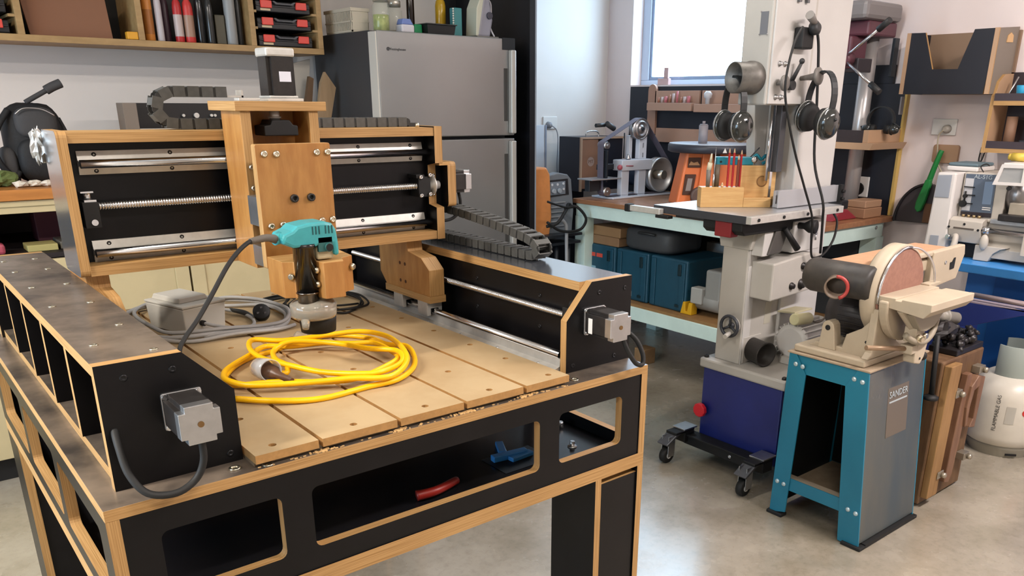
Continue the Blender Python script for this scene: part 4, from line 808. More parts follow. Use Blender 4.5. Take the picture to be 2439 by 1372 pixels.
for i, (y0, y1) in enumerate(((3.305, 3.555), (3.045, 3.298), (2.765, 3.035))):
    t = thing('tool_case', ['dark teal tool case nearest the left leg, with red and white stickers', 'dark teal tool case standing in the middle of three', 'dark teal tool case nearest the bandsaw, its end showing'][i], 'case', (3.43, (y0+y1)/2, .35), 'teal tool cases under the bench')
    emit('shell', B(3.272, 3.62, y0, y1-.004, .351, .628), TC, t, .010)
    emit('lid_ridge', B(3.264, 3.272, y0+.012, y0+.05, .36, .615), TC, t, .003); emit('side_ridge', B(3.264, 3.272, y1-.05, y1-.018, .36, .615), TC, t, .003)
    emit('latch', B(3.258, 3.266, y0+.035, y0+.058, .545, .605), mat('latch_dark', '0e262d', .4), t, .002)
    emit('foot', B(3.262, 3.272, y0+.04, y0+.07, .375, .39), mat('latch_dark', '0e262d', .4), t, .001)
    if i == 0:
        emit('red_sticker', B(3.2705, 3.2715, y0+.165, y0+.215, .556, .578), mat('sticker_red', 'c94a3c', .5), t); emit('red_sticker', B(3.2705, 3.2715, y0+.105, y0+.155, .556, .578), mat('sticker_red', 'c94a3c', .5), t); emit('pale_sticker', B(3.2705, 3.2715, y0+.16, y0+.21, .47, .50), mat('sticker_blue', '7fa3b4', .5), t)
    if i == 1: emit('white_sticker', B(3.2705, 3.2715, y0+.12, y0+.185, .372, .402), mat('sticker_white', 'bfc9c9', .5), t)
rbox('wooden_box', 3.28, 3.50, 3.29, 3.54, .629, .680, mat('box_brown', '8a6a4c', .55), 'lower brown wooden box stacked on the teal cases', 'box', .004)
rbox('wooden_box', 3.28, 3.48, 3.28, 3.52, .681, .735, mat('box_brown2', '94724f', .55), 'upper brown wooden box under the bench apron', 'box', .004)
t = thing('grey_case', 'dark grey hard case with a handle lying on the teal cases', 'case', (3.4, 3.06, .629))
emit('shell', blob(MB(), (3.42, 3.08, .695), .15, .185, .066, p=5), mat('case_grey', '3c3e40', .55), t); emit('handle', MB().tube([(3.262, 3.0, .735), (3.245, 3.03, .74), (3.245, 3.09, .74), (3.262, 3.12, .735)], .007, 8), mat('case_dark', '232527', .5), t)
t = thing('grey_tool', 'pale grey power tool with yellow foot beside the teal cases', 'power tool', (3.33, 2.66, .35))
PGY = mat('tool_pale', '8f8f8b', .5)
emit('body', B(3.29, 3.42, 2.56, 2.66, .44, .60), PGY, t, .012); emit('motor', Cy((3.34, 2.56, .43), (3.34, 2.72, .43), .055, n=18), PGY, t); emit('box', B(3.27, 3.33, 2.66, 2.735, .415, .50), mat('tool_white', 'a5a5a0', .5), t, .006)
emit('yellow_foot', MB().prism([(2.715, .351), (2.79, .351), (2.775, .415), (2.76, .415), (2.755, .365), (2.745, .365), (2.735, .415), (2.715, .415)], 'x', 3.262, 3.31), mat('foot_yellow', 'd6a51e', .45), t, .002)
t = rbox('light_strip', 3.70, 3.75, 2.30, 3.0, .60, .66, mat('board_grey', '9ea3a3', .6), 'pale grey board behind the cases under the bench', 'board', .002)
rbox('back_board', 3.86, 3.895, 2.16, 3.50, .351, .78, mat('back_dark', '2b2d2e', .7), 'dark board closing the back of the bench underneath', 'board', .001)
# ---- belt grinder
gr = thing('belt_grinder', 'white framed belt grinder with steel wheel and grey belt on the bench', 'machine', (3.55, 3.48, .882))
GW = mat('grinder_white', 'c9ced8', .35)
emit('base_plate', B(3.33, 3.86, 3.40, 3.58, .883, .892), GW, gr, .002)
emit('beam', B(3.425, 3.675, 3.43, 3.51, 1.034, 1.094), GW, gr, .004)
for x0, x1 in ((3.432, 3.492), (3.572, 3.632)): emit('leg', B(x0, x1, 3.44, 3.475, .892, 1.034), GW, gr, .002)
emit('arm', B(3.585, 3.645, 3.455, 3.49, 1.094, 1.225), GW, gr, .003); emit('arm', B(3.535, 3.560, 3.49, 3.52, 1.094, 1.225), GW, gr, .003)
for z in (1.17, 1.115): emit('slot', B(3.611, 3.617, 3.4535, 3.4552, z-.012, z+.014), mat('slot_grey', '6b7078', .5), gr)
emit('top_wheel', MB().lathe((3.580, 3.435, 1.262), (0, 1, 0), [(0, .010), (.0, .018), (.006, .020), (.006, .030), (.0, .036), (.0, .044), (.008, .046), (.008, .054), (.0, .058), (.05, .058)], 36), mat('wheel_alu', 'b4b6ba', .3, .85), gr)
emit('axle_nut', Cy((3.580, 3.435, 1.262), (3.580, 3.425, 1.262), .010, n=6), WDK, gr)
wh = emit('drive_wheel', MB().lathe((3.765, 3.435, .998), (0, 1, 0), [(.07, .001), (.03, .060), (.028, .078), (.004, .088), (0, .095), (.0, .100), (.055, .100), (.06, .09)], 48), mat('wheel_steel', 'c9c9c8', .36, .75), gr)
emit('hub', Cy((3.765, 3.415, .998), (3.765, 3.50, .998), .026, n=26), mat('hub_steel', 'c4beb2', .3, .85), wh)
for sx, sz in ((3.300, 1.178), (3.312, .925)): emit('idler', Cy((sx+.004, 3.43, sz), (sx+.004, 3.495, sz), .019 if sz > 1 else .024, n=18).cyl((sx+.004, 3.422, sz), (sx+.004, 3.43, sz), .008, n=12), ALU, gr)
bp_ = [(3.286, .925), (3.281, 1.178)] + [(3.304+.023*math.cos(math.radians(a)), 1.178+.023*math.sin(math.radians(a))) for a in (160, 135, 118)] + [(3.58+.0605*math.cos(math.radians(a)), 1.262+.0605*math.sin(math.radians(a))) for a in range(118, 38, -10)] + [(3.765+.1025*math.cos(math.radians(a)), .998+.1025*math.sin(math.radians(a))) for a in range(42, -95, -12)] + [(3.316+.027*math.cos(math.radians(a)), .925+.027*math.sin(math.radians(a))) for a in (-85, -110, -140, -170)]
# outward offset
inn = []
K = len(bp_)
for i in range(K):
    a, b = Vector(bp_[i-1]), Vector(bp_[(i+1) % K]); d = (b-a).normalized(); inn.append((bp_[i][0] + d.y*.0018, bp_[i][1] - d.x*.0018))
emit('belt', MB().prism(bp_, 'y', 3.44, 3.488, 0, 0, [inn]), mat('belt_grey', '5f5a66', .7, var=.05), gr)
emit('platen', B(3.296, 3.306, 3.425, 3.50, .98, 1.15).box(3.306, 3.43, 3.50, 3.52, 1.04, 1.07), WDK, gr, .001)
emit('work_rest', B(3.17, 3.40, 3.41, 3.53, .993, 1.0), mat('rest_grey', 'a6a8ac', .35, .5), gr, .001)
emit('rest_bracket', B(3.19, 3.27, 3.45, 3.49, .93, .993), WDK, gr, .003)
emit('handle', Cy((3.33, 3.56, 1.280), (3.40, 3.56, 1.283), .011, n=12).cyl((3.40, 3.545, 1.29), (3.46, 3.545, 1.262), .016, n=10), DKGREY, gr)
emit('tension_rod', Cy((3.502, 3.50, 1.10), (3.502, 3.50, 1.24), .004, n=10), WDK, gr)
emit('red_pin', Cy((3.455, 3.43, 1.062), (3.51, 3.427, 1.060), .003, n=8).sphere((3.405, 3.43, 1.055), .016, 12, 8), mat('pin_red', 'a0505a', .4), gr)
emit('tension_nut', MB().lathe((3.49, 3.45, 1.095), (0, 0, 1), [(0, .014), (.008, .014), (.02, .007), (.03, .007)], 12), ALU, gr)
emit('motor', Cy((3.74, 3.51, .99), (3.74, 3.70, .99), .075, n=24), mat('motor_blue', '273244', .4), gr)
emit('motor_foot', B(3.69, 3.83, 3.53, 3.68, .892, .93), WDK, gr)
# ---- cabinet with a faded badge behind the grinder
cb = thing('tool_cabinet', 'brown fronted tool cabinet with a faded round badge behind the grinder', 'cabinet', (3.62, 3.86, .882))
emit('carcass', B(3.452, 3.82, 3.83, 4.02, .884, 1.205), mat('navy_film', '23252f', .4), cb, .002)
emit('front', B(3.468, 3.60, 3.822, 3.832, .90, 1.190), mat('front_brown', '86614c', .5), cb, .001)
emit('edge_frame', B(3.452, 3.466, 3.818, 3.83, .884, 1.205).box(3.466, 3.82, 3.818, 3.83, 1.193, 1.205), mat('edge_wood', 'a58a74', .5), cb, .001)
emit('badge', MB().lathe((3.540, 3.8222, 1.060), (0, -1, 0), [(0, .028), (.0008, .028)], 24), mat('badge_pale', '9c857a', .5), cb)
text('badge_mark', 'MT', .03, (3.540, 3.8208, 1.06), (1, 0, 0), (0, 0, 1), mat('badge_brown', '6b4c3c', .5), cb, .0003)
emit('top_handle', MB().tube([(3.53, 3.86, 1.205), (3.53, 3.86, 1.228), (3.56, 3.86, 1.238), (3.61, 3.86, 1.238), (3.635, 3.86, 1.225), (3.635, 3.86, 1.205)], .004, 8), ALU, cb)
# ---- orange spindle sander
ss = thing('spindle_sander', 'orange bodied spindle sander with round pale topped table on the bench', 'machine', (3.62, 2.95, .882))
SO = mat('sander_orange', 'e07a45', .45)
sx, sy = 3.605, 2.93
SU = Vector((.81, -.586, 0)); SV = Vector((.586, .81, 0)); SC = Vector((3.60, 2.93, .884))
def sl(mb):
    for i, v in enumerate(mb.v): mb.v[i] = SC + SU*v.x + SV*v.y + Vector((0, 0, v.z))
    return mb
def frustum(b, t, h0, h1):
    (a0, a1, c0, c1), (d0, d1, e0, e1) = b, t
    return sl(MB().add([(a0, c0, h0), (a1, c0, h0), (a1, c1, h0), (a0, c1, h0), (d0, e0, h1), (d1, e0, h1), (d1, e1, h1), (d0, e1, h1)], [[0, 1, 5, 4], [1, 2, 6, 5], [2, 3, 7, 6], [3, 0, 4, 7], [3, 2, 1, 0], [4, 5, 6, 7]]))
emit('body', frustum((-.205, .24, -.10, .10), (-.155, .19, -.085, .08), 0, .285), SO, ss, .012)
emit('rib', frustum((-.10, .02, -.125, -.09), (-.07, -.02, -.10, -.08), 0, .284), SO, ss, .004)
emit('table', MB().lathe((sx, sy, 1.158), (0, 0, 1), [(0, .228), (.006, .240), (.038, .240), (.042, .235), (.042, .001)], 44), mat('sander_table_grey', '34363f', .42), ss, .0)
emit('table_top', MB().lathe((sx, sy, 1.2005), (0, 0, 1), [(0, .234), (.0025, .234)], 44), mat('table_top_pale', 'c9cfd8', .25, .2), ss)
emit('drum', Cy((sx-.065, sy+.02, 1.203), (sx-.065, sy+.02, 1.295), .024, n=22).cyl((sx-.065, sy+.02, 1.295), (sx-.065, sy+.02, 1.30), .021, n=18).cyl((sx-.065, sy+.02, 1.30), (sx-.065, sy+.02, 1.315), .009, n=6), mat('drum_grey', '8a8488', .5), ss)
emit('label_plate', sl(MB().prism([(-.150, .200), (-.082, .200), (-.082, .250), (-.146, .250)], 'y', -.097, -.085)), mat('recess_brown', '4a2f24', .6), ss, .001)
emit('label_mark', sl(MB().prism([(-.146, .212), (-.086, .212), (-.100, .230), (-.120, .224), (-.135, .232)], 'y', -.0985, -.0972)), mat('mark_tan', 'b58a62', .5), ss)
emit('opening', sl(MB().prism([(-.172, .060), (-.118, .060), (-.104, .165), (-.160, .165)], 'y', -.1035, -.09)), mat('recess_brown', '4a2f24', .6), ss, .001)
emit('switch', sl(MB().prism([(-.158, .080), (-.130, .080), (-.122, .145), (-.148, .145)], 'y', -.1065, -.1036)), mat('switch_grey', '8d8480', .5), ss, .001)
emit('pointer', sl(MB().prism([(-.010, .282), (.012, .282), (.001, .306)], 'y', -.246, -.240)), WHITE, ss)
emit('brace', sl(B(-.012, .014, -.118, -.10, .03, .275)), WDK, ss, .002)
emit('knob', sl(MB().lathe((-.085, -.125, .055), (0, -1, 0), [(0, .05), (.015, .05), (.02, .04)], 26)), mat('knob_brown', '5c4a44', .5), ss)
crumb = MB(); crumple(crumb, (3.39, 2.98, .892), .012, 31, 8, 6, amp=.6); crumple(crumb, (3.37, 3.02, .890), .009, 32, 8, 6, amp=.6)
solo('pink_wrapper', crumb, mat('wrapper_pink', 'b08a84', .5), 'crumpled pinkish wrapper on the bench left of the orange sander', 'wrapper')
# ---- tool wall
PBK = mat('pegboard_navy', '1c1e27', .5)
pw = thing('tool_board', 'dark navy tool board on the wall below the window', 'board', (3.98, 3.0, .882))
emit('board', B(3.975, 3.999, 2.09, 3.935, .883, 1.500), PBK, pw, .001)
emit('board_upper', B(3.975, 3.999, 2.165, 2.95, 1.501, 1.585), PBK, pw, .001)
emit('edge_trim', B(3.970, 3.999, 2.078, 2.09, .883, 1.500), mat('trim_yellow', 'c9a95e', .5), pw)
solo('wooden_paddle', MB().prism([(3.690, 1.22), (3.758, 1.22), (3.758, 1.47)] + [(3.724+.034*math.cos(math.radians(a)), 1.475+.038*math.sin(math.radians(a))) for a in range(0, 181, 20)] + [(3.690, 1.47)], 'x', 3.955, 3.973), mat('paddle_wood', 'a07a66', .5), 'round topped wooden paddle hanging at the left of the tool board', 'paddle', None, .001)
HWD = mat('holder_wood', 'a98672', .5)
def holder(y0, y1, z0, z1, label, tray=True):
    t = thing('wooden_holder', label, 'holder', (3.93, (y0+y1)/2, z0), 'wooden holders on the tool board')
    emit('back', B(3.955, 3.973, y0, y1, z0+.02, z1), HWD, t, .001)
    if tray: emit('tray', B(3.885, 3.955, y0, y1, z0, z0+.045), HWD, t, .002)
    return t
holder(3.345, 3.70, 1.36, 1.475, 'wooden holder with small pink tools, upper left under the window')
holder(2.98, 3.325, 1.355, 1.475, 'wooden holder behind the ear muffs, upper right under the window')
holder(3.30, 3.68, 1.155, 1.258, 'plain wooden holder behind the grinder belt, lower left', False)
holder(2.98, 3.29, 1.165, 1.258, 'plain wooden holder above the orange sander, lower right', False)
rr = random.Random(8)
for k in range(9):
    y = 3.40 + k*.03; h = rr.uniform(.03, .065); c_ = [('tool_pink', 'b56a70'), ('tool_clear', 'b9a9a6'), ('tool_brown', '9a6a56')][k % 3]
    solo('small_bit', Cy((3.925, y, 1.406), (3.925, y, 1.406+h), rr.uniform(.006, .011), n=10), mat(c_[0], c_[1], .3), 'small %s tool bit, %s in the upper left wooden holder' % (['pink', 'clear', 'brown'][k % 3], ['first from the left', 'second from the left', 'third from the left', 'fourth from the left', 'in the middle', 'fourth from the right', 'third from the right', 'second from the right', 'last at the right'][k]), 'tool bit', 'small bits in the upper holder')
solo('round_handle', MB().lathe((3.90, 3.235, 1.40), (0, 0, 1), [(0, .012), (.03, .014), (.035, .022), (.055, .024), (.07, .012)], 18), mat('handle_white', 'c6c4c6', .3), 'round headed pale tool standing in the upper right holder', 'tool')
solo('window_trinket', B(4.03, 4.055, 3.665, 3.755, 1.5105, 1.548).box(4.035, 4.050, 3.675, 3.71, 1.548, 1.61), mat('trinket_pink', 'b89a98', .5), 'small pinkish figure shaped block on the window sill', 'ornament', None, .002)
# ---- drill press and shelf beside it
dp = thing('drill_press', 'maroon and grey drill press with two black gripped handles', 'machine', (3.8, 2.25, .882))
MRN = mat('maroon_paint', '5e3640', .4); HDG = mat('head_grey', '7d7878', .4)
emit('head', B(3.70, 3.95, 2.165, 2.34, 1.70, 1.765), MRN, dp, .010); emit('feed_housing', B(3.66, 3.80, 2.22, 2.34, 1.56, 1.70), MRN, dp, .010); emit('belt_cover', B(3.64, 3.96, 2.15, 2.38, 1.765, 1.845), HDG, dp, .02)
emit('column', Cy((3.88, 2.25, .90), (3.88, 2.25, 1.72), .036, n=22), mat('column_white', 'bdb8b6', .3, .4), dp)
emit('quill_cover', B(3.68, 3.80, 2.185, 2.25, 1.545, 1.605), mat('cover_dark', '3a3438', .4), dp, .004)
emit('base', B(3.70, 3.95, 2.16, 2.38, .883, .91), HDG, dp, .004)
hb = Vector((3.60, 2.22, 1.585))
emit('hub', Cy((3.66, 2.22, 1.60), (3.60, 2.22, 1.60), .03, n=18), MRN, dp)
for e in ((3.56, 1.99, 1.745), (3.58, 2.005, 1.455)):
    ev = Vector(e); emit('handle_rod', Cy(Vector((3.61, 2.22, 1.60)), Vector((3.61, 2.22, 1.60)).lerp(ev, .80), .0065, n=12), STEEL, dp)
    emit('handle_grip', Cy(Vector((3.61, 2.22, 1.60)).lerp(ev, .76), ev, .014, n=14), DKGREY, dp)
emit('rear_plate', B(3.93, 3.97, 2.155, 2.17, 1.53, 1.70), WDK, dp, .002)
sw = thing('side_shelf', 'wooden shelf with shallow tray at the right end of the tool board', 'shelf', (3.80, 2.25, 1.21))
emit('board', MB().prism([(2.06, 1.205), (2.72, 1.205), (2.72, 1.235), (2.045, 1.235)], 'x', 3.66, 3.972), mat('shelf_light_wood', 'b39274', .5), sw, .001)
emit('tray_side', B(3.68, 3.972, 2.085, 2.112, 1.235, 1.292), mat('shelf_light_wood', 'b39274', .5), sw, .001); emit('tray_rim', B(3.68, 3.69, 2.112, 2.70, 1.235, 1.290), mat('tray_dark', '30282a', .5), sw, .001)
emit('bracket', B(3.80, 3.972, 2.60, 2.64, 1.10, 1.205), mat('shelf_light_wood', 'b39274', .5), sw, .001)
def crumb_tool(name, c, label, col): return solo(name, crumple(MB(), c, .03, 44, 10, 8, sc=(1, 1.5, .6), amp=.3), mat(col[0], col[1], .4), label, 'tool')
crumb_tool('grey_fitting', (3.74, 2.20, 1.256), 'grey metal fitting lying in the shelf tray', ('fit_grey', '6c6668')); crumb_tool('pale_fitting', (3.74, 2.30, 1.256), 'paler fitting beside the grey one in the shelf tray', ('fit_pale', '8c8480'))
solo('white_torch', Cy((3.70, 2.52, 1.256), (3.70, 2.64, 1.256), .020, n=14).box(3.68, 3.72, 2.54, 2.64, 1.28, 1.30), mat('torch_white', 'b9bec6', .35), 'white and dark torch lying on the side shelf behind the guide post', 'torch')
def muffs(root_label, apex, w, h, side, cr, name='ear_muffs', grp=None, band='muff_band', lean=0):
    """hanging ear defenders. apex: top of the band; side: unit vector from one cup to the other"""
    apex = Vector(apex); side = Vector(side).normalized(); up = Vector((0, 0, 1)); n_ = up.cross(side)
    t = thing(name, root_label, 'ear muffs', apex, grp); BM = MC.get(band) or mat('muff_band', '26282a', .45)
    def put(nm, mb, mt, par): 
        if lean: mb.rot(apex, n_, lean)
        return emit(nm, mb, mt, par, 0)
    c0 = apex - up*h*.62; pts = [c0 + side*(w/2)*math.cos(math.radians(a)) + up*(h*.62)*math.sin(math.radians(a)) for a in range(-16, 197, 12)]
    vs = []; fs = []
    for p in pts:
        r = (p - c0).normalized()*.003; W = n_*.012; vs += [p-W-r, p+W-r, p+W+r, p-W+r]
    for i in range(len(pts)-1):
        for k in range(4): fs.append([i*4+k, i*4+(k+1) % 4, i*4+4+(k+1) % 4, i*4+4+k])
    fs += [[3, 2, 1, 0], [len(vs)-4, len(vs)-3, len(vs)-2, len(vs)-1]]
    put('headband', MB().add(vs, fs), BM, t)
    for s in (1, -1):
        c = apex + side*s*(w/2-.012) - up*h
        cu = MB().lathe(c, side*s, [(-.006, cr*.9), (0, cr), (.010, cr), (.026, cr*.88), (.038, cr*.6), (.042, .002)], 28)
        for i in range(len(cu.v)): cu.v[i].z = c.z + (cu.v[i].z - c.z)*1.28
        co = put('cup', cu, mat('muff_cup', '2b2c2a', .14, coat=.7), t)
        cs_ = MB().lathe(c, side*s, [(-.030, cr*.5), (-.028, cr*.84), (-.012, cr*.92), (-.006, cr*.9)], 24)
        for i in range(len(cs_.v)): cs_.v[i].z = c.z + (cs_.v[i].z - c.z)*1.28
        put('cushion', cs_, RUB, co)
        rg = MB().tube([c + side*s*.008 + (n_*math.cos(a*PI/12) + up*1.28*math.sin(a*PI/12))*cr*1.0 for a in range(24)], .0028, 6, closed=True, smooth_path=False)
        put('cup_ring', rg, mat('ring_silver', '9a9a98', .3, .6) if cr > .03 else RUB, co)
        e = pts[0] if s > 0 else pts[-1]
        put('band_arm', MB().tube([e, e.lerp(c + side*s*.045, .5) + side*s*.008, c + side*s*.046 + up*cr*.5], .0045, 8), BM, t)
    return t
muffs('faint black headset sitting above the side shelf', (3.80, 2.10, 1.395), .13, .10, (0, 1, 0), .018)
rbox('wood_offcut', 3.74, 3.90, 2.085, 2.20, .883, .93, mat('offcut', '9a7458', .6), 'lower wood offcut at the end of the turquoise bench', 'block', .004, 'wood offcuts on the bench end'); rbox('wood_offcut', 3.75, 3.90, 2.09, 2.19, .931, .965, mat('offcut2', 'a88468', .6), 'upper wood offcut at the end of the turquoise bench', 'block', .004, 'wood offcuts on the bench end')
t = thing('red_vice', 'dark red bench vice behind the bandsaw fence', 'vice', (3.62, 2.20, .882))
emit('base', MB().prism([(3.52, .883), (3.74, .883), (3.70, .905), (3.65, .93), (3.58, .925), (3.55, .90)], 'y', 2.12, 2.22), mat('vice_red', '8d2f3a', .4), t, .004)
emit('jaw', B(3.62, 3.68, 2.14, 2.24, .93, .97), WDK, t, .004)
t = outlet('bench_socket', (3.974, 2.26, 1.01), (-1, 0, 0), .10, .10, 'pale square switch plate low on the tool board'); emit('switch', Cy((3.964, 2.26, 1.0), (3.955, 2.26, 1.0), .03, n=16), BLACK, t)
# ================================================================ bandsaw
bs = thing('bandsaw', 'large grey bandsaw with deep blue lower door on a wheeled base', 'machine', (2.73, 1.85, 0))
BG = mat('saw_grey', 'b3afa8', .45, var=.03, scale=6); BGL = mat('saw_light_grey', 'c2c0bd', .42, var=.02, scale=6); DBL = mat('saw_blue', '1f2a6e', .35, var=.08, scale=5)
emit('lower_door', B(2.525, 2.93, 1.635, 2.015, .075, .392), DBL, bs, .006)
emit('base_slab', B(2.513, 2.95, 1.620, 2.030, .392, .432), BG, bs, .008)
emit('door_knob', MB().lathe((2.525, 2.000, .212), (-1, 0, 0), [(0, .010), (.012, .012), (.014, .030), (.030, .030), (.033, .026), (.033, .008)], 10, smooth=False), mat('knob_red', 'd32230', .4), bs, .002)
for (x, y) in ((2.535, 2.012), (2.535, 1.64)): emit('slab_bolt', screw((x, y, .432), (0, 0, 1), .010, .010), MOTB, bs)
# mobile base
for y in (1.60,): pass
mbr = emit('base_rail', B(2.462, 2.520, 1.66, 2.04, .062, .105).box(2.452, 2.466, 1.66, 2.04, .100, .108), BLACK, bs, .002)
emit('base_rail', B(2.52, 3.0, 1.615, 1.632, .045, .08).box(2.52, 3.0, 2.018, 2.035, .045, .08), BLACK, bs, .002)
emit('rail_bolt', screw((2.462, 1.80, .082), (-1, 0, 0), .008, .004), ALU, bs)
for y, yy in ((2.045, 2.045), (1.655, 1.655)):
    ca = emit('caster_bracket', B(2.385, 2.50, y-.028, y+.028, .118, .130).box(2.44, 2.50, y-.028, y+.028, .075, .118), BLACK, bs, .003)
    emit('bracket_plate', B(2.43, 2.51, y-.033, y+.033, .131, .137), ALU, ca, .001)
    emit('brake_lever', MB().prism([(2.34, .082), (2.40, .115), (2.47, .13), (2.47, .137), (2.395, .124), (2.332, .090)], 'y', y-.028, y+.028), mat('lever_grey', '55565a', .35, .4), ca, .002)
    emit('fork', B(2.352, 2.392, y-.019, y-.016, .028, .118).box(2.352, 2.392, y+.016, y+.019, .028, .118), ALU, ca, .001)
    emit('wheel', MB().lathe((2.365, y-.014, .034), (0, 1, 0), [(0, .012), (0, .027), (.003, .034), (.025, .034), (.028, .027), (.028, .012)], 24), RUB, ca)
    emit('wheel_hub', Cy((2.365, y-.015, .034), (2.365, y+.015, .034), .014, n=18), WHITE, ca)
for y in (1.66, 2.0): emit('rear_wheel', Cy((2.97, y-.012, .035), (2.97, y+.012, .035), .035, n=20), RUB, bs)
# frame
emit('column', MB().prism([(2.55, .432), (3.02, .432), (3.02, .70), (2.72, .70), (2.62, .92), (2.55, .92)], 'y', 1.865, 1.985), BG, bs, .004)
emit('column_flare', MB().prism([(1.855, .885), (1.995, .885), (2.01, .955), (1.840, .955)], 'x', 2.543, 2.66), BG, bs, .002)
emit('lower_box', MB().prism([(2.555, .43), (2.60, .43), (2.60, .90), (2.555, .90)], 'y', 1.862, 1.866), BGL, bs)
emit('trunnion_housing', MB().prism([(2.575, .700), (2.885, .715), (2.885, .850), (2.80, .862), (2.575, .842)], 'y', 1.765, 1.865), BG, bs, .006)
for x, z, r in ((2.70, .745, .010), (2.765, .745, .015), (2.83, .748, .011), (2.765, .815, .010)): emit('housing_bolt', MB().lathe((x, 1.765, z), (0, -1, 0), [(0, r*1.4), (.004, r*1.4), (.004, r), (.014, r), (.015, r*.5)], 14), MOTB, bs)
emit('rear_box', B(2.72, 2.90, 1.79, 1.866, .865, .985), BGL, bs, .005)
emit('box_lever', Cy((2.85, 1.79, .93), (2.85, 1.775, .93), .007, n=12).cyl((2.85, 1.779, .93), (2.848, 1.777, .905), .004, n=8), ALU, bs)
emit('spine', B(2.775, 3.035, 1.852, 2.00, .432, 2.02), BGL, bs, .006)
emit('upper_housing', B(2.535, 2.800, 1.845, 1.965, 1.398, 2.02), BG, bs, .006)
emit('front_cover', MB().prism([(2.545, 1.402), (2.775, 1.402), (2.775, 2.02), (2.545, 2.02)], 'y', 1.838, 1.846), BGL, bs, .002)
emit('name_plate', B(2.5335, 2.5345, 1.862, 1.893, 1.628, 1.70), mat('plate_grey', '77797e', .35, .3), bs)
for yy, zz in ((1.862, 1.628), (1.893, 1.628), (1.893, 1.70)): emit('rivet', Cy((2.5345, yy, zz), (2.5325, yy, zz), .003, n=8), STEEL, bs)
for (x, z) in ((2.588, 1.535), (2.62, 1.535), (2.582, 1.425), (2.612, 1.425)):
    emit('cover_bolt', MB().lathe((x, 1.838, z), (0, -1, 0), [(0, .009), (.003, .009), (.003, .006), (.012, .006), (.013, .003)], 12), ALU, bs)
emit('round_guard', MB().lathe((2.550, 1.900, 1.488), (-.966, .26, 0), [(0, .052), (.02, .056), (.035, .056), (.04, .052), (.10, .052), (.102, .048), (.05, .045), (.05, .001)], 34), mat('guard_dusty', '75716c', .45, .5, col2='55524e', scale=12), bs)
emit('guide_post', B(2.70, 2.735, 1.885, 1.925, 1.16, 1.40), mat('post_grey', '54555a', .4, .3), bs, .002)
emit('guide_rod', Cy((2.66, 1.90, 1.13), (2.66, 1.90, 1.40), .006, n=10), STEEL, bs)
emit('blade', B(2.69, 2.705, 1.9045, 1.9055, 1.03, 1.40), STEEL, bs)
emit('rear_guard', MB().prism([(2.72, 1.16), (2.83, 1.16), (2.83, 1.42), (2.685, 1.42)], 'y', 2.0, 2.04), BGL, bs, .003)
# knobs and tension gear on the cover
emit('disc_knob', MB().lathe((2.585, 1.838, 1.47), (.15, -1, .05), [(0, .006), (.022, .006), (.024, .026), (.032, .028), (.038, .022), (.039, .002)], 24), mat('knob_dusty', '6c6762', .45), bs)
emit('disc_knob', MB().lathe((2.725, 1.838, 1.49), (.1, -1, .1), [(0, .008), (.03, .010), (.06, .014), (.064, .030), (.072, .030), (.076, .024), (.077, .002)], 24), mat('knob_dusty', '6c6762', .45), bs)
emit('lever', Cy((2.665, 1.835, 1.475), (2.672, 1.805, 1.54), .008, .006, n=12).sphere((2.672, 1.804, 1.545), .010, 12, 8).cyl((2.66, 1.845, 1.465), (2.66, 1.82, 1.465), .016, n=16), DKGREY, bs)
tg = emit('tension_box', B(2.655, 2.725, 1.80, 1.838, 1.585, 1.655), BLACK, bs, .006)
emit('tension_handle', Cy((2.712, 1.79, 1.662), (2.645, 1.775, 1.69), .010, .015, n=14), mat('knob_dusty', '6c6762', .45), tg); emit('tension_clamp', MB().lathe((2.705, 1.80, 1.65), (0, -1, .2), [(0, .022), (.02, .024), (.03, .012)], 14).sphere((2.68, 1.80, 1.69), .008, 10, 8).sphere((2.702, 1.80, 1.693), .008, 10, 8), DKGREY, tg)
wr = MB().prism([(2.655, 1.735), (2.668, 1.735), (2.672, 1.755), (2.685, 1.765), (2.698, 1.755), (2.702, 1.735), (2.715, 1.735), (2.714, 1.762), (2.700, 1.782), (2.700, 1.86), (2.672, 1.86), (2.670, 1.782), (2.658, 1.762)], 'y', 1.826, 1.838)
solo('open_spanner', wr, mat('spanner_grey', '6a6a6c', .4, .5), 'grey open ended spanner stuck to the top of the bandsaw cover', 'spanner', None, .001)
# table
CI = mat('cast_table_top', 'c2c6ca', .3, .7, var=.04, scale=10); CIS = mat('cast_side', '3a3c42', .4, .2)
tbm = emit('table', B(2.392, 3.00, 1.772, 2.215, 1.002, 1.030, 0, 1), [CI, CIS, CIS], bs, .001)
tbm.data.materials[0] = CI
emit('table_rib', B(2.45, 2.95, 1.83, 2.15, .985, 1.002), CIS, tbm)
emit('front_rail', B(2.388, 2.975, 1.748, 1.771, 1.004, 1.030), ALUP, tbm, .0015)
for x in (2.43, 2.58, 2.73, 2.93): emit('rail_bolt', Cy((x, 1.748, 1.017), (x, 1.744, 1.017), .006, n=12), BLACK, tbm)
emit('side_rail', B(2.365, 2.391, 2.16, 2.33, .998, 1.020), ALUP, tbm, .002); emit('rail_end_cap', B(2.360, 2.393, 2.318, 2.345, .994, 1.024), BLACK, tbm, .004)
emit('rail_foot', B(2.37, 2.40, 2.12, 2.185, .985, .997), BLACK, tbm, .002)
emit('trunnion', MB().prism([(2.43, .955), (2.80, .955), (2.82, .99), (2.82, 1.002), (2.41, 1.002), (2.41, .97)], 'y', 1.80, 1.98), BLACK, bs, .004)
emit('red_block', B(2.405, 2.45, 1.845, 1.92, .945, 1.002), mat('block_red', '7c1f26', .4), bs, .004)
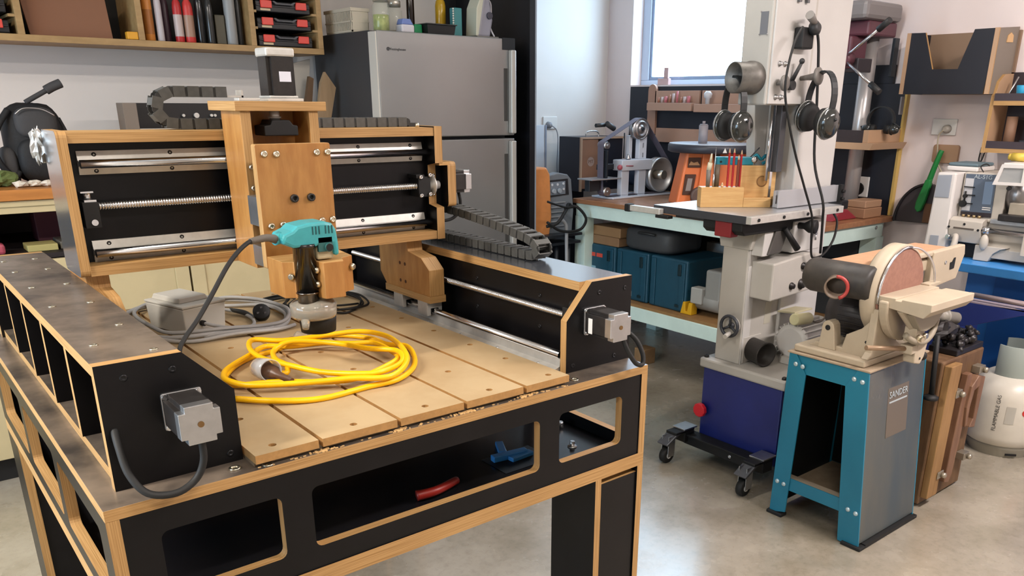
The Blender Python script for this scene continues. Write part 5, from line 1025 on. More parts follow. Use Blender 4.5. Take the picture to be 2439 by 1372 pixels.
emit('tilt_knob', MB().lathe((2.745, 1.80, .968), (.25, -1, 0), [(0, .012), (.03, .012), (.05, .024), (.075, .026), (.078, .022), (.078, .002)], 22), BLACK, bs)
emit('lock_lever', Cy((2.655, 1.79, .965), (2.715, 1.765, .885), .010, .013, n=12), BLACK, bs)
emit('quadrant', MB().prism([(2.585, .87), (2.66, .872), (2.70, .955), (2.62, .955)], 'y', 1.80, 1.862), mat('quadrant_grey', '4a4744', .5), bs, .003)
emit('quadrant_arm', MB().prism([(2.56, .865), (2.60, .865), (2.62, .955), (2.565, .955)], 'y', 1.81, 1.862), BGL, bs, .003)
fn = emit('fence', MB().prism([(1.84, 1.031), (1.88, 1.031), (1.88, 1.094), (1.868, 1.094), (1.868, 1.045), (1.84, 1.045)], 'x', 2.69, 3.10), mat('fence_alu', 'bfc1c6', .35, .55), bs, .001)
fn2 = emit('fence_face', B(2.66, 3.08, 1.834, 1.840, 1.034, 1.098), mat('fence_alu', 'bfc1c6', .35, .55), fn, .001)
emit('fence_end', MB().prism([(1.82, 1.03), (1.834, 1.03), (1.834, 1.10), (1.82, 1.10)], 'x', 3.06, 3.08).cyl((3.07, 1.822, 1.075), (3.07, 1.808, 1.075), .006, n=10).cyl((3.07, 1.822, 1.045), (3.07, 1.808, 1.045), .006, n=10), BLACK, fn)
# handwheel, dust port, motor
hwl = emit('handwheel', MB().lathe((2.548, 1.905, .585), (-1, 0, 0), [(0, .012), (.016, .012), (.018, .006)], 18), CIS, bs)
rim_ = MB(); rim_.tube([(2.524, 1.905 + .040*math.cos(a*PI/12), .585 + .040*math.sin(a*PI/12)) for a in range(24)], .0065, 8, closed=True, smooth_path=False)
for a in (90, 210, 330): rim_.cyl((2.530, 1.905, .585), (2.526, 1.905+.038*math.cos(math.radians(a)), .585+.038*math.sin(math.radians(a))), .005, n=8)
emit('wheel_rim', rim_, CIS, hwl); emit('wheel_grip', Cy((2.518, 1.895, .56), (2.475, 1.885, .555), .009, n=12), BG, hwl)
emit('wheel_backing', Cy((2.55, 1.905, .585), (2.543, 1.905, .585), .034, n=24), BG, hwl)
emit('dust_port', MB().lathe((2.622, 1.868, .487), (-.2, -1, -.05), [(0, .046), (.085, .046), (.088, .050), (.092, .050), (.092, .045), (.05, .042), (.05, .001)], 30), mat('port_black', '2d2a28', .45), bs)
emit('port_flange', B(2.567, 2.677, 1.860, 1.866, .436, .54), BG, bs, .002)
emit('chart', B(2.742, 2.775, 1.7990, 1.8625, .575, .66) if False else B(2.69, 2.73, 1.8635, 1.8650, .575, .665), mat('chart_pale', 'b8b3a4', .5), bs)
mo = emit('motor', MB().lathe((2.715, 1.750, .520), (1, 0, 0), [(0, .055), (.008, .070), (.020, .074), (.022, .066), (.185, .066), (.188, .080), (.2, .076), (.205, .03)], 28), BGL, bs)
for k in range(22):
    a = 2*PI*k/22; c_, s_ = math.cos(a), math.sin(a)
    mb = B(2.722, 2.90, -.0022, .0022, .062, .078); mb.rot((0, 0, 0), 'X', math.degrees(a)); mb.move((0, 1.750, .520)); emit('fin', mb, BGL, mo)
emit('motor_mount', B(2.70, 2.85, 1.70, 1.78, .434, .46), BG, mo)
CAPC = mat('capacitor_cream', 'cfcaa0', .45)
emit('capacitor', MB().lathe((2.700, 1.735, .618), (1, 0, -.10), [(0, .020), (.004, .023), (.10, .023), (.104, .019)], 20), CAPC, mo, .0); emit('terminal_plate', B(2.74, 2.86, 1.76, 1.84, .625, .632).rot((2.80, 1.80, .628), 'X', -6), mat('terminal_cream', 'b5ae90', .5), mo, .001)
emit('motor_lead', MB().tube([(2.803, 1.733, .606), (2.83, 1.715, .59), (2.87, 1.71, .60), (2.90, 1.72, .61)], .004, 8), mat('guard_grey', '5d564e', .55), mo)
solo('hanging_cord', MB().tube([(2.612, 1.775, 1.650), (2.56, 1.765, 1.60), (2.52, 1.755, 1.51), (2.515, 1.75, 1.43), (2.55, 1.74, 1.32), (2.60, 1.735, 1.22), (2.66, 1.73, 1.12), (2.72, 1.722, 1.01), (2.745, 1.73, .93), (2.765, 1.735, .865), (2.79, 1.735, .848), (2.86, 1.74, .855), (2.915, 1.74, .905), (2.935, 1.745, .97), (2.925, 1.76, 1.005)], .0045, 8), RUB, 'black cord looping down in front of the bandsaw cover and table', 'cord')
solo('hanging_cord', MB().tube([(2.725, 1.79, 1.64), (2.745, 1.79, 1.58), (2.765, 1.785, 1.40), (2.785, 1.78, 1.20), (2.80, 1.735, 1.06), (2.815, 1.735, .99), (2.835, 1.74, .86)], .005, 8), RUB, 'straight black cord hanging behind the ear muffs on the bandsaw', 'cord')
muffs('black ear muffs hanging from the round guard left of the bandsaw head', (2.500, 1.950, 1.494), .125, .168, (-.334, -.939, 0), .042, grp='ear muffs hanging on the bandsaw')
muffs('black and silver ear muffs hanging from the knob on the bandsaw cover', (2.730, 1.735, 1.512), .135, .165, (-.30, -.95, 0), .043, grp='ear muffs hanging on the bandsaw', lean=10)
# pencil box on the saw table
U = Vector((.81, -.586, 0)); V = Vector((.586, .81, 0)); O_ = Vector((2.467, 2.046, 1.0305))
def loc(mb):
    for i, v in enumerate(mb.v): mb.v[i] = O_ + U*v.x + V*v.y + Vector((0, 0, v.z))
    return mb
PN = mat('pine', 'cfa76f', .5, col2='c59a62', scale=5, stretch=(2, 2, 22))
pb = thing('pencil_holder', 'stepped pine desk block with an upright board on the saw table', 'holder', tuple(O_))
emit('tall_block', loc(B(0, .165, 0, .055, 0, .074)), PN, pb, .001); emit('low_tray', loc(B(.1655, .272, 0, .055, 0, .028)), PN, pb, .001)
emit('tray_wall', loc(B(.1655, .272, 0, .008, .028, .036).box(.264, .272, .008, .055, .028, .036)), PN, pb, .001)
emit('back_board', loc(MB().prism(rrect(.156, .302, 0, .150, .006), 'y', .0555, .073)), PN, pb, .001)
emit('stamp', loc(MB().lathe((.248, .0553, .092), (0, -1, 0), [(0, .022), (.0006, .022)], 24)), mat('stamp_brown', 'a47a48', .5), pb)
emit('stamp_ring', loc(MB().lathe((.248, .0544, .092), (0, -1, 0), [(0, .020), (.0006, .020), (.0006, .017), (0, .017)], 24, cap=False)), mat('stamp_dark', '7c5830', .5), pb)
gp = 'pencils standing in the pine block'
def pencil(s, dpt, top, col, label, tip=True):
    t = thing('pencil', label, 'pencil', tuple(O_ + U*s + V*dpt + Vector((0, 0, .0745))), gp)
    emit('shaft', loc(Cy((s, dpt, .0745), (s, dpt, top-.016), .0042, n=6, smooth=False)), col, t)
    emit('tip', loc(Cy((s, dpt, top-.016), (s, dpt, top), .0042, .0006, n=8)), mat('pencil_wood', 'd9b48c', .5), t)
PR_ = mat('pencil_red', 'a8282c', .35); PB_ = mat('pencil_brown', '7a3a2c', .35)
for s, dpt, top, c, lb in ((.105, .026, .214, PR_, 'tall red pencil, leftmost of the pencils in the pine block'), (.1235, .026, .214, PR_, 'second tall red pencil in the pine block'), (.154, .034, .208, PR_, 'red pencil at the right edge of the pine block'), (.140, .020, .190, PB_, 'short brown pencil between the red ones')): pencil(s, dpt, top, c, lb)
t = thing('craft_knife', 'craft knife with pale blade sleeve at the left of the pine block', 'knife', tuple(O_ + U*.033 + V*.025 + Vector((0, 0, .0745))), None)
emit('handle', loc(Cy((.030, .025, .0745), (.030, .025, .135), .0075, .009, n=12)), mat('knife_grey', '6d665e', .45), t); emit('sleeve', loc(Cy((.030, .025, .135), (.034, .025, .162), .009, n=12).cyl((.034, .025, .162), (.037, .025, .195), .006, .003, n=10)), mat('knife_pale', 'cfc6ac', .4), t)
solo('scriber', loc(Cy((.050, .022, .0745), (.051, .022, .218), .0016, n=8).cyl((.050, .022, .0745), (.050, .022, .12), .004, n=8)), ALU, 'thin metal scriber beside the craft knife', 'scriber')
solo('dark_marker', loc(Cy((.064, .034, .0745), (.064, .034, .155), .011, n=14)), mat('marker_brown', '5c5040', .5), 'thick dark marker behind the craft knife', 'marker')
solo('pencil_stub', loc(Cy((.083, .015, .0745), (.083, .015, .083), .005, n=6).cyl((.083, .015, .083), (.083, .015, .091), .005, .001, n=6)), mat('pencil_wood', 'd9b48c', .5), 'short pencil stub poking out of the pine block', 'pencil')
TCL = mat('clamp_teal', '1f7f93', .35)
tc = thing('teal_clamp', 'teal quick clamp laid along the top of the pine back board', 'clamp', tuple(O_ + U*.2 + V*.09 + Vector((0, 0, .151))))
emit('bar', loc(B(.066, .21, .060, .090, .1512, .181)), TCL, tc, .003); emit('jaw', loc(MB().prism([(.066, .153), (.098, .153), (.098, .182), (.066, .182)], 'y', .050, .060)), TCL, tc, .002)
emit('trigger', loc(MB().tube([(.205, .078, .165), (.225, .078, .188), (.245, .078, .172), (.262, .078, .186), (.268, .078, .166), (.25, .078, .156)], .006, 8)), TCL, tc); emit('pivot', loc(MB().lathe((.213, .062, .172), (0, -1, 0), [(0, .012), (.004, .012), (.006, .005)], 18)), STEEL, tc)
emit('screw_arm', loc(Cy((.19, .070, .170), (.232, .070, .215), .0022, n=8)), WDK, tc)
emit('teal_bolt', loc(Cy((.081, .0498, .164), (.081, .048, .164), .004, n=8)), BLACK, tc)
t = thing('clear_goggles', 'clear safety glasses lying beside the pine block', 'goggles', (2.72, 1.86, 1.0305))
emit('lens', MB().tube([(2.70, 1.86, 1.034), (2.715, 1.855, 1.062), (2.74, 1.855, 1.067), (2.76, 1.86, 1.040)], .0035, 8), mat('clear_pink', 'c9b6b4', .15, alpha=.6), t)
emit('arm', MB().tube([(2.76, 1.86, 1.040), (2.79, 1.865, 1.036), (2.83, 1.87, 1.058)], .003, 8), mat('clear_pink', 'c9b6b4', .15, alpha=.6), t)
emit('lens_pane', MB().prism([(2.705, 1.0315), (2.758, 1.0315), (2.745, 1.06), (2.715, 1.06)], 'y', 1.852, 1.854), mat('clear_pane', 'd4ccc8', .1, alpha=.35), t)

# ================================================================ belt and disc sander on its stand
st = thing('sander_stand', 'blue sheet steel stand with splayed legs carrying the sander', 'stand', (2.52, 1.33, 0))
SB = mat('stand_blue', '1f7490', .38, var=.05, scale=6); SBD = mat('stand_side', '44545e', .3, .4, col2='76705f', scale=2.2, stretch=(1, 1, .25), rvar=.08, edge=(.3, .7)); DUST = mat('dusty_top', '9c8a74', .7, var=.1, scale=20)
# frame front (facing -x): two legs, top and lower stretcher
def quadx(x0, x1, pts): return MB().prism(pts, 'x', x0, x1)
emit('leg', quadx(2.335, 2.341, [(1.512, .004), (1.448, .022), (1.432, .545), (1.475, .61), (1.502, .61)]), SB, st, .001)
emit('leg', quadx(2.335, 2.341, [(1.236, .005), (1.158, 0), (1.210, .61), (1.25, .61), (1.285, .548)]), SB, st, .001)
emit('leg', quadx(2.70, 2.706, [(1.512, .004), (1.448, .022), (1.432, .545), (1.475, .61), (1.502, .61)]), SB, st, .001)
emit('leg', quadx(2.70, 2.706, [(1.236, .005), (1.158, 0), (1.210, .61), (1.25, .61), (1.285, .548)]), SB, st, .001)
emit('top_band', quadx(2.3412, 2.345, [(1.500, .545), (1.212, .545), (1.212, .609), (1.500, .609)]), SB, st)
emit('stretcher', quadx(2.3412, 2.345, [(1.50, .108), (1.20, .108), (1.20, .155), (1.50, .155)]), SB, st)
emit('stretcher_lip', B(2.3452, 2.375, 1.20, 1.50, .150, .155), mat('lip_dusty', '9b8d7c', .6), st)
emit('side_sheet', MB().add([(2.341, 1.160, .02), (2.700, 1.160, .02), (2.700, 1.212, .609), (2.341, 1.212, .609), (2.341, 1.164, .02), (2.700, 1.164, .02), (2.700, 1.216, .609), (2.341, 1.216, .609)], [[0, 1, 2, 3], [7, 6, 5, 4], [0, 4, 5, 1], [1, 5, 6, 2], [2, 6, 7, 3], [3, 7, 4, 0]]), SBD, st)
emit('side_sheet', MB().add([(2.341, 1.512, .02), (2.700, 1.512, .02), (2.700, 1.502, .609), (2.341, 1.502, .609), (2.341, 1.508, .02), (2.700, 1.508, .02), (2.700, 1.498, .609), (2.341, 1.498, .609)], [[3, 2, 1, 0], [4, 5, 6, 7], [1, 5, 4, 0], [2, 6, 5, 1], [3, 7, 6, 2], [0, 4, 7, 3]]), BLACK, st)
emit('rear_sheet', B(2.694, 2.699, 1.22, 1.495, .11, .60), BLACK, st)
emit('top_sheet', B(2.33, 2.712, 1.205, 1.508, .610, .616), DUST, st, .001)
emit('low_tray', B(2.40, 2.69, 1.22, 1.49, .105, .11), DUST, st); emit('low_bar', B(2.66, 2.69, 1.20, 1.49, .012, .04), mat('bar_rust', '4a3226', .7), st)
for y, z in ((1.148, 0), (1.50, 0)):
    emit('foot', B(2.325, 2.36, y-.002 if y < 1.3 else y-.045, y+.07 if y < 1.3 else y+.018, .0, .012), RUB, st, .002); emit('foot', B(2.685, 2.712, y-.002 if y < 1.3 else y-.045, y+.07 if y < 1.3 else y+.018, .0, .012), RUB, st, .002)
emit('foot_strip', B(2.36, 2.69, 1.146, 1.17, .002, .016), RUB, st)
for (y, z) in ((1.473, .575), (1.446, .572), (1.257, .578), (1.228, .575), (1.492, .130), (1.465, .128), (1.213, .130), (1.184, .126)): emit('bolt_head', MB().lathe((2.335, y, z), (-1, 0, 0), [(0, .0085), (.003, .0078), (.0055, .004)], 14), mat('bolt_pale', 'b9cdd4', .3, .5), st)
pl_ = emit('name_plate', MB().add([(2.465, 1.1888, .36), (2.60, 1.1888, .36), (2.60, 1.2045, .53), (2.465, 1.2045, .53), (2.465, 1.1915, .36), (2.60, 1.1915, .36), (2.60, 1.207, .53), (2.465, 1.207, .53)], [[0, 1, 2, 3], [7, 6, 5, 4], [0, 4, 5, 1], [1, 5, 6, 2], [2, 6, 7, 3], [3, 7, 4, 0]]), mat('plate_brown', '6e6458', .4, .3), st)
text('lettering', 'SANDER', .032, (2.532, 1.2008, .505), (1, 0, 0), (0, .088, 1), mat('letter_pale', 'a9b3b8', .4), st, .0004)
emit('plate_line', B(2.475, 2.59, 1.1985, 1.2005, .478, .483), MC['letter_pale'], st)
sa = thing('disc_sander', 'cream belt and disc sander with tilted disc guard and grooved table', 'machine', (2.5, 1.33, .616))
CR = mat('sander_cream', 'b0a28d', .5, var=.04, scale=12); PAPER = mat('abrasive_brown', '8d6658', .8, var=.08, scale=60); PAPER2 = mat('abrasive_belt', 'b58c6c', .75, var=.05, scale=40)
emit('base', MB().prism([(1.495, .617), (1.245, .617), (1.245, .64), (1.243, .69), (1.255, .765), (1.285, .73), (1.335, .70), (1.345, .655), (1.44, .655), (1.475, .632)][::-1], 'x', 2.385, 2.44), CR, sa, .004)
emit('base_plate', B(2.345, 2.69, 1.235, 1.495, .617, .640), CR, sa, .005)
emit('front_web', MB().prism([(2.36, .640), (2.64, .640), (2.56, .66), (2.46, .72), (2.40, .80), (2.385, .80), (2.38, .66)], 'y', 1.236, 1.262), CR, sa, .004)
emit('lug', MB().prism([(1.362, .64), (1.425, .64), (1.418, .70)] + [(1.396+.022*math.cos(math.radians(a)), .712+.024*math.sin(math.radians(a))) for a in range(0, 181, 30)] + [(1.372, .70)], 'x', 2.375, 2.415), CR, sa, .002)
emit('lug_hole', Cy((2.3745, 1.396, .712), (2.373, 1.396, .712), .009, n=14), BLACK, sa)
emit('base_hole', Cy((2.385, 1.262, .69), (2.3838, 1.262, .69), .005, n=12), BLACK, sa)
dc = Vector((2.525, 1.24, .838))
emit('disc_housing', MB().lathe(dc + Vector((0, .012, 0)), (0, 1, 0), [(.0, .135), (0, .150), (.045, .150), (.055, .14), (.055, .02)], 48, cap=True), CR, sa, .0)
emit('disc', MB().lathe(dc + Vector((0, .012, 0)), (0, -1, 0), [(0, .138), (.008, .138), (.008, .136)], 56), PAPER, sa)
gw = [dc + Vector((.147*math.cos(math.radians(a)), -.012 + .0*a, .147*math.sin(math.radians(a)))) for a in range(188, 5, -12)]
emit('lower_shroud', MB().prism([(dc.x + .152*math.cos(math.radians(a)), dc.z + .152*math.sin(math.radians(a))) for a in range(182, 359, 8)], 'y', 1.205, 1.236), CR, sa, .006)
emit('guard_ring', MB().tube([dc + Vector((-.142*math.cos(math.radians(a)), .004, .142*math.sin(math.radians(a)))) for a in range(-8, 110, 12)], .0045, 8, smooth_path=False), STEEL, sa)
emit('guard_wire', MB().tube([dc + Vector((.02, .004, .14)), dc + Vector((.07, -.005, .13)), dc + Vector((.13, -.012, .095)), dc + Vector((.165, -.015, .05)), dc + Vector((.178, -.015, .01))], .0035, 8), STEEL, sa)
emit('guard_foot', B(2.65, 2.73, 1.215, 1.245, .843, .850), CR, sa, .001)
tz = .845
emit('work_table', MB().prism([(1.095, tz-.045), (1.252, tz-.028), (1.252, tz), (1.188, tz), (1.188, tz-.006), (1.168, tz-.006), (1.168, tz), (1.075, tz), (1.075, tz-.022)][::-1], 'x', 2.385, 2.665), CR, sa, .002)
emit('table_bracket', MB().prism([(2.40, tz-.045), (2.62, tz-.045), (2.55, .745), (2.50, .735), (2.46, .742)], 'y', 1.13, 1.155), mat('bracket_grey', '8f8574', .5), sa, .003)
emit('bracket_arm', Cy((2.405, 1.175, .812), (2.475, 1.16, .742), .015, n=8, smooth=False).box(2.455, 2.51, 1.14, 1.18, .70, .75), CR, sa, .003)
qd = MB(); qd.tube([(2.405, 1.15, .735), (2.44, 1.14, .712), (2.50, 1.135, .70), (2.56, 1.14, .715), (2.60, 1.15, .755)], .010, 8); emit('tilt_quadrant', qd, mat('bracket_grey', '8f8574', .5), sa)
emit('quadrant_bolt', MB().lathe((2.46, 1.135, .718), (-.3, -1, 0), [(0, .013), (.008, .013), (.009, .008), (.02, .008)], 8, smooth=False), ZINC, sa); emit('quadrant_bolt', MB().lathe((2.495, 1.135, .722), (0, -1, 0), [(0, .009), (.012, .009)], 8), ZINC, sa)
emit('support_post', MB().prism([(2.485, .628), (2.525, .618), (2.545, .64), (2.56, .70), (2.50, .71), (2.48, .66)], 'y', 1.145, 1.185), CR, sa, .004); emit('post_hole', Cy((2.515, 1.1445, .640), (2.515, 1.143, .640), .004, n=10), BLACK, sa)
emit('side_rod', Cy((2.31, 1.22, .695), (2.475, 1.165, .675), .008, n=12), mat('rod_brown', '9a8068', .4, .4), sa); emit('rod_block', B(2.455, 2.49, 1.145, 1.185, .662, .690), CR, sa, .003)
emit('black_knob', MB().sphere((2.585, 1.17, .630), .016, 14, 10), BLACK, sa)
emit('motor', MB().lathe((2.585, 1.285, .725), (0, 1, 0), [(0, .085), (.16, .085), (.175, .082), (.215, .065), (.222, .03)], 30), mat('motor_dark', '2e2a2a', .45), sa)
mot = [o for o in sa.children if o.name.startswith('motor')][-1]
for k in range(9):
    a = math.radians(155 + k*12); mb = B(.084, .090, 1.30, 1.44, -.002, .002); mb.rot((0, 0, 0), 'Y', -math.degrees(a)); mb.move((2.585, 0, .725)); emit('motor_rib', mb, mat('motor_dark', '2e2a2a', .45), mot)
emit('belt_arm', B(2.45, 2.98, 1.305, 1.465, .862, .905), CR, sa, .006)
emit('belt', B(2.43, 3.0, 1.312, 1.458, .9055, .9225), PAPER2, sa, .004)
emit('end_housing', MB().prism([(2.80, .80), (3.0, .815), (3.04, .90), (3.03, .935), (2.80, .93)], 'y', 1.285, 1.31), CR, sa, .004)
emit('end_lip', B(2.70, 3.04, 1.29, 1.312, .916, .930), CR, sa, .003)
emit('housing_slot', MB().prism([(2.935, .855), (2.965, .857), (2.967, .895), (2.955, .895), (2.945, .882), (2.93, .88)], 'y', 1.283, 1.285), BLACK, sa); emit('housing_screw', screw((2.895, 1.285, .885), (0, -1, 0), .007, .003), ALU, sa)
emit('drum_cover', MB().lathe((2.405, 1.27, .872), (0, 1, 0), [(0, .03), (.0, .050), (.012, .056), (.215, .056), (.232, .050), (.240, .035), (.240, .001)], 30), mat('drum_dusty', '2b2928', .5, col2='4a443e', scale=6), sa)
emit('drum_port', MB().lathe((2.385, 1.39, .862), (-1, -.55, -.1), [(0, .034), (.058, .034), (.060, .037), (.064, .037), (.064, .032), (.01, .030), (.01, .001)], 26), mat('port_dusty', '7a6a5c', .5), sa)
emit('port_red_rim', MB().tube([Vector((2.331, 1.360, .857)) + Vector((.48, -.87, 0))*.035*math.cos(math.radians(a)) + Vector((0, 0, 1))*.035*math.sin(math.radians(a)) for a in range(-70, 100, 15)], .006, 8, smooth_path=False), mat('rim_red', 'a8403c', .4), sa)
# ================================================================ wooden chest
wc = thing('wooden_chest', 'upright wooden tool chest with a pale board and latches behind the sander', 'chest', (2.97, 1.24, 0))
CW = mat('chest_wood', '6d5238', .6, col2='573e28', scale=7, stretch=(4, 4, .7)); CWP = mat('chest_wood_pale', '967349', .55, col2='84633c', scale=7, stretch=(5, 5, .7)); CWR = mat('chest_wood_red', '80604a', .5, col2='6d4e3a', scale=7, stretch=(5, 5, .7))
emit('carcass', B(2.79, 3.115, 1.185, 1.30, .01, .56), CW, wc, .006)
emit('pale_board', MB().prism([(2.795, .04), (2.87, .04), (2.885, .548), (2.805, .548)], 'y', 1.158, 1.185), CWP, wc, .003)
emit('middle_board', MB().prism([(2.925, .07), (2.96, .06), (2.978, .09), (2.995, .30), (2.99, .49), (2.955, .49), (2.94, .38), (2.93, .2)], 'y', 1.160, 1.185), CWR, wc, .003)
emit('carry_handle', MB().prism([(3.03, .27), (3.075, .26), (3.085, .46), (3.03, .475), (2.985, .44), (2.975, .36), (2.99, .28), (3.005, .29), (3.0, .36), (3.012, .42), (3.045, .43), (3.05, .30)], 'y', 1.150, 1.185), CWR, wc, .003)
emit('groove', B(2.898, 2.912, 1.183, 1.1855, .05, .52), mat('groove_dark', '2e1d12', .8), wc)
for i, (x, z) in enumerate(((2.895, .43), (2.865, .12), (3.065, .14), (3.055, .49))):
    l = emit('latch', B(x-.022, x+.022, 1.1535, 1.158 if x < 2.89 else 1.185, z-.012, z+.016), mat('latch_metal', 'a39a8a', .35, .7), wc, .002); emit('latch_bolt', MB().lathe((x+.01, 1.1535, z), (0, -1, 0), [(0, .012), (.012, .011), (.016, .006)], 8), mat('latch_metal', 'a39a8a', .35, .7), l)
bl_ = MB(); rr = random.Random(12)
for k in range(46):
    a, b, c_ = 2.92 + rr.random()*.19, 1.20 + rr.random()*.09, .575 + rr.random()*.05; r = rr.uniform(.009, .018)
    bl_.lathe((a, b, c_), (rr.uniform(-1, 1), rr.uniform(-1, 1), rr.uniform(-.3, .6)), [(0, r*.6), (.006, r*.6), (.006, r), (.018, r), (.018, r*.5), (.026, r*.4)], 8)
o_ = solo('fitting_heap', bl_, mat('fitting_black', '1e1b1c', .4), 'heap of small black and metal fittings on top of the wooden chest', 'fittings'); o_['kind'] = 'stuff'
solo('fitting_tray', B(2.90, 3.11, 1.19, 1.295, .561, .582), mat('fitting_black', '1e1b1c', .4), 'flat black tray holding the heap of fittings', 'tray', None, .003)
solo('grey_pipe', MB().lathe((2.87, 1.31, .70), (.93, -.2, -.20), [(0, .028), (.045, .028), (.045, .023), (.10, .023), (.10, .027), (.112, .027), (.112, .022), (.175, .022)], 22), mat('pipe_grey', '8a857c', .45), 'stepped grey plastic pipe fitting lying behind the sander table', 'pipe')
solo('pipe_support', B(2.84, 2.94, 1.25, 1.40, .583, .668) if False else crumple(MB(), (2.93, 1.265, .635), .045, 71, 12, 8, sc=(1.5, .9, .8), amp=.5), mat('fitting_black', '1e1b1c', .4), 'dark rumpled bundle under the grey pipe fitting', 'bundle')
solo('black_rod', Cy((2.755, 1.19, .44), (2.765, 1.21, .66), .009, n=10).lathe((2.752, 1.19, .43), (0, 0, 1), [(0, .012), (.004, .024), (.014, .026), (.022, .012)], 14), BLACK, 'black rod with a round end hanging between the stand and the chest', 'rod')
# ================================================================ gas bottle
gb = thing('gas_bottle', 'off white gas bottle with grey collar and oval red label', 'gas bottle', (3.63, 1.31, 0))
gx, gy = 3.625, 1.245; GW2 = mat('gas_white', 'c9c3b6', .35, var=.02)
emit('body', MB().lathe((gx, gy, .03), (0, 0, 1), [(0, .10), (.008, .125), (.03, .148), (.06, .155), (.22, .155), (.255, .148), (.29, .125), (.315, .085), (.325, .04), (.33, .001)], 56), GW2, gb)
emit('foot_ring', MB().lathe((gx, gy, 0), (0, 0, 1), [(0, .125), (.035, .135), (.05, .14), (.05, .13), (.0, .118)], 48, cap=False), mat('gas_foot', '8d887b', .5), gb)
for a in (222, 262, 305):
    mb = B(.1315, .136, -.022, .022, .013, .021); mb.rot((0, 0, 0), 'Z', a); mb.move((gx, gy, 0)); emit('ring_slot', mb, BLACK, gb)
cs = []; col = MB()
for i in range(27):
    a = math.radians(150 + i*10); cs.append(a)
vs = []; fs = []
for a in cs:
    for r, z in ((.092, .325), (.092, .470), (.086, .470), (.086, .325)): vs.append((gx + r*math.cos(a), gy + r*math.sin(a), z))
for i in range(len(cs)-1):
    for k in range(4): fs.append([i*4+k, i*4+4+k, i*4+4+(k+1) % 4, i*4+(k+1) % 4])
fs += [[0, 1, 2, 3], [len(vs)-1, len(vs)-2, len(vs)-3, len(vs)-4]]
emit('collar', MB().add(vs, fs, 0, True), mat('collar_grey', '9aa39d', .4), gb, .001)
emit('collar_window', MB().add([(p[0], p[1], p[2]) for a in (224, 240, 256) for p in ((gx + .0932*math.cos(math.radians(a)), gy + .0932*math.sin(math.radians(a)), .365), (gx + .0932*math.cos(math.radians(a)), gy + .0932*math.sin(math.radians(a)), .440))], [[0, 2, 3, 1], [2, 4, 5, 3]]), mat('window_dark', '3a4a55', .6), gb)
emit('valve', MB().lathe((gx, gy, .355), (0, 0, 1), [(0, .022), (.03, .018), (.05, .015), (.06, .022), (.075, .020)], 18).cyl((gx-.01, gy-.045, .385), (gx, gy, .385), .016, n=14), mat('valve_metal', '8f9290', .35, .6), gb)
# label: an oval patch following the body
def patch(a0, a1, z0, z1, r, oval=True, n=16, m=8):
    vs = []; fs = []; ac, zc = (a0+a1)/2, (z0+z1)/2
    if oval:
        vs.append((gx + r*math.cos(math.radians(ac)), gy + r*math.sin(math.radians(ac)), zc))
        for k in range(24):
            t_ = 2*PI*k/24; a = math.radians(ac + (a1-a0)/2*math.cos(t_)); vs.append((gx + r*math.cos(a), gy + r*math.sin(a), zc + (z1-z0)/2*math.sin(t_)))
        fs = [[0, 1+k, 1+(k+1) % 24] for k in range(24)]
    else:
        for k in range(7):
            a = math.radians(a0 + (a1-a0)*k/6); vs += [(gx + r*math.cos(a), gy + r*math.sin(a), z0), (gx + r*math.cos(a), gy + r*math.sin(a), z1)]
        fs = [[2*k, 2*k+2, 2*k+3, 2*k+1] for k in range(6)]
    return MB().add(vs, fs)
emit('oval_label', patch(222, 252, .190, .238, .1562), mat('label_red', 'b8302a', .4), gb); emit('oval_centre', patch(226, 248, .205, .226, .1567), mat('label_orange', 'e08a2a', .4), gb)
emit('label_strip', patch(229, 245, .178, .188, .1562, False), BLACK, gb); emit('info_label', patch(200, 213, .16, .235, .1562, False), mat('info_grey', 'b0aca2', .5), gb)
def wrap_text(s, size, ac, zc, r, vertical, mt, name):
    cu = bpy.data.curves.new(name, 'FONT'); cu.body = s; cu.size = size; cu.align_x = 'CENTER'; cu.align_y = 'CENTER'; cu.resolution_u = 3
    tmp = bpy.data.objects.new('t', cu); COL.objects.link(tmp); bpy.context.view_layer.update(); me = bpy.data.meshes.new_from_object(tmp); bpy.data.objects.remove(tmp)
    for v in me.vertices:
        u, z = (v.co.x, v.co.y) if not vertical else (-v.co.y, v.co.x)
        a = math.radians(ac) + u/r; v.co = Vector((gx + r*math.cos(a), gy + r*math.sin(a), zc + z)) - ORG[gb.name]
    me.materials.clear(); me.materials.append(mt); o = bpy.data.objects.new(name, me); COL.objects.link(o); o.parent = gb; ORG[o.name] = ORG[gb.name]
wrap_text('FLAMMABLE GAS', .021, 188, .20, .1565, True, mat('print_black', '222222', .5), 'warning_print'); wrap_text('SWAP', .014, 237, .2155, .1572, False, mat('label_yellow', 'f2c84a', .4), 'label_print')
# ================================================================ lathe on its blue cabinet
lc = thing('lathe_cabinet', 'bright blue steel cabinet carrying the metal lathe', 'cabinet', (3.72, 1.0, 0))
LB = mat('cabinet_blue', '2468b8', .4, var=.04, scale=4); LN = mat('cabinet_navy', '1c2a66', .42)
emit('tray', MB().prism([(3.52, .745), (3.97, .745), (3.985, .785), (3.505, .785)], 'y', .30, 1.60), mat('tray_blue', '3f86c8', .4), lc, .004)
emit('pedestal', B(3.80, 3.97, 1.20, 1.58, 0, .745), LB, lc, .006); emit('pedestal', B(3.80, 3.97, .35, .75, 0, .745), LB, lc, .006); emit('bridge_panel', B(3.82, 3.96, .75, 1.20, .35, .745), LB, lc)
emit('door_panel', B(3.794, 3.80, 1.22, 1.455, .12, .70), mat('cabinet_blue_deep', '1b56a4', .4), lc, .003)
la = thing('metal_lathe', 'cream metal lathe with blue data panel and raised guard on the blue cabinet', 'machine', (3.78, 1.2, .786))
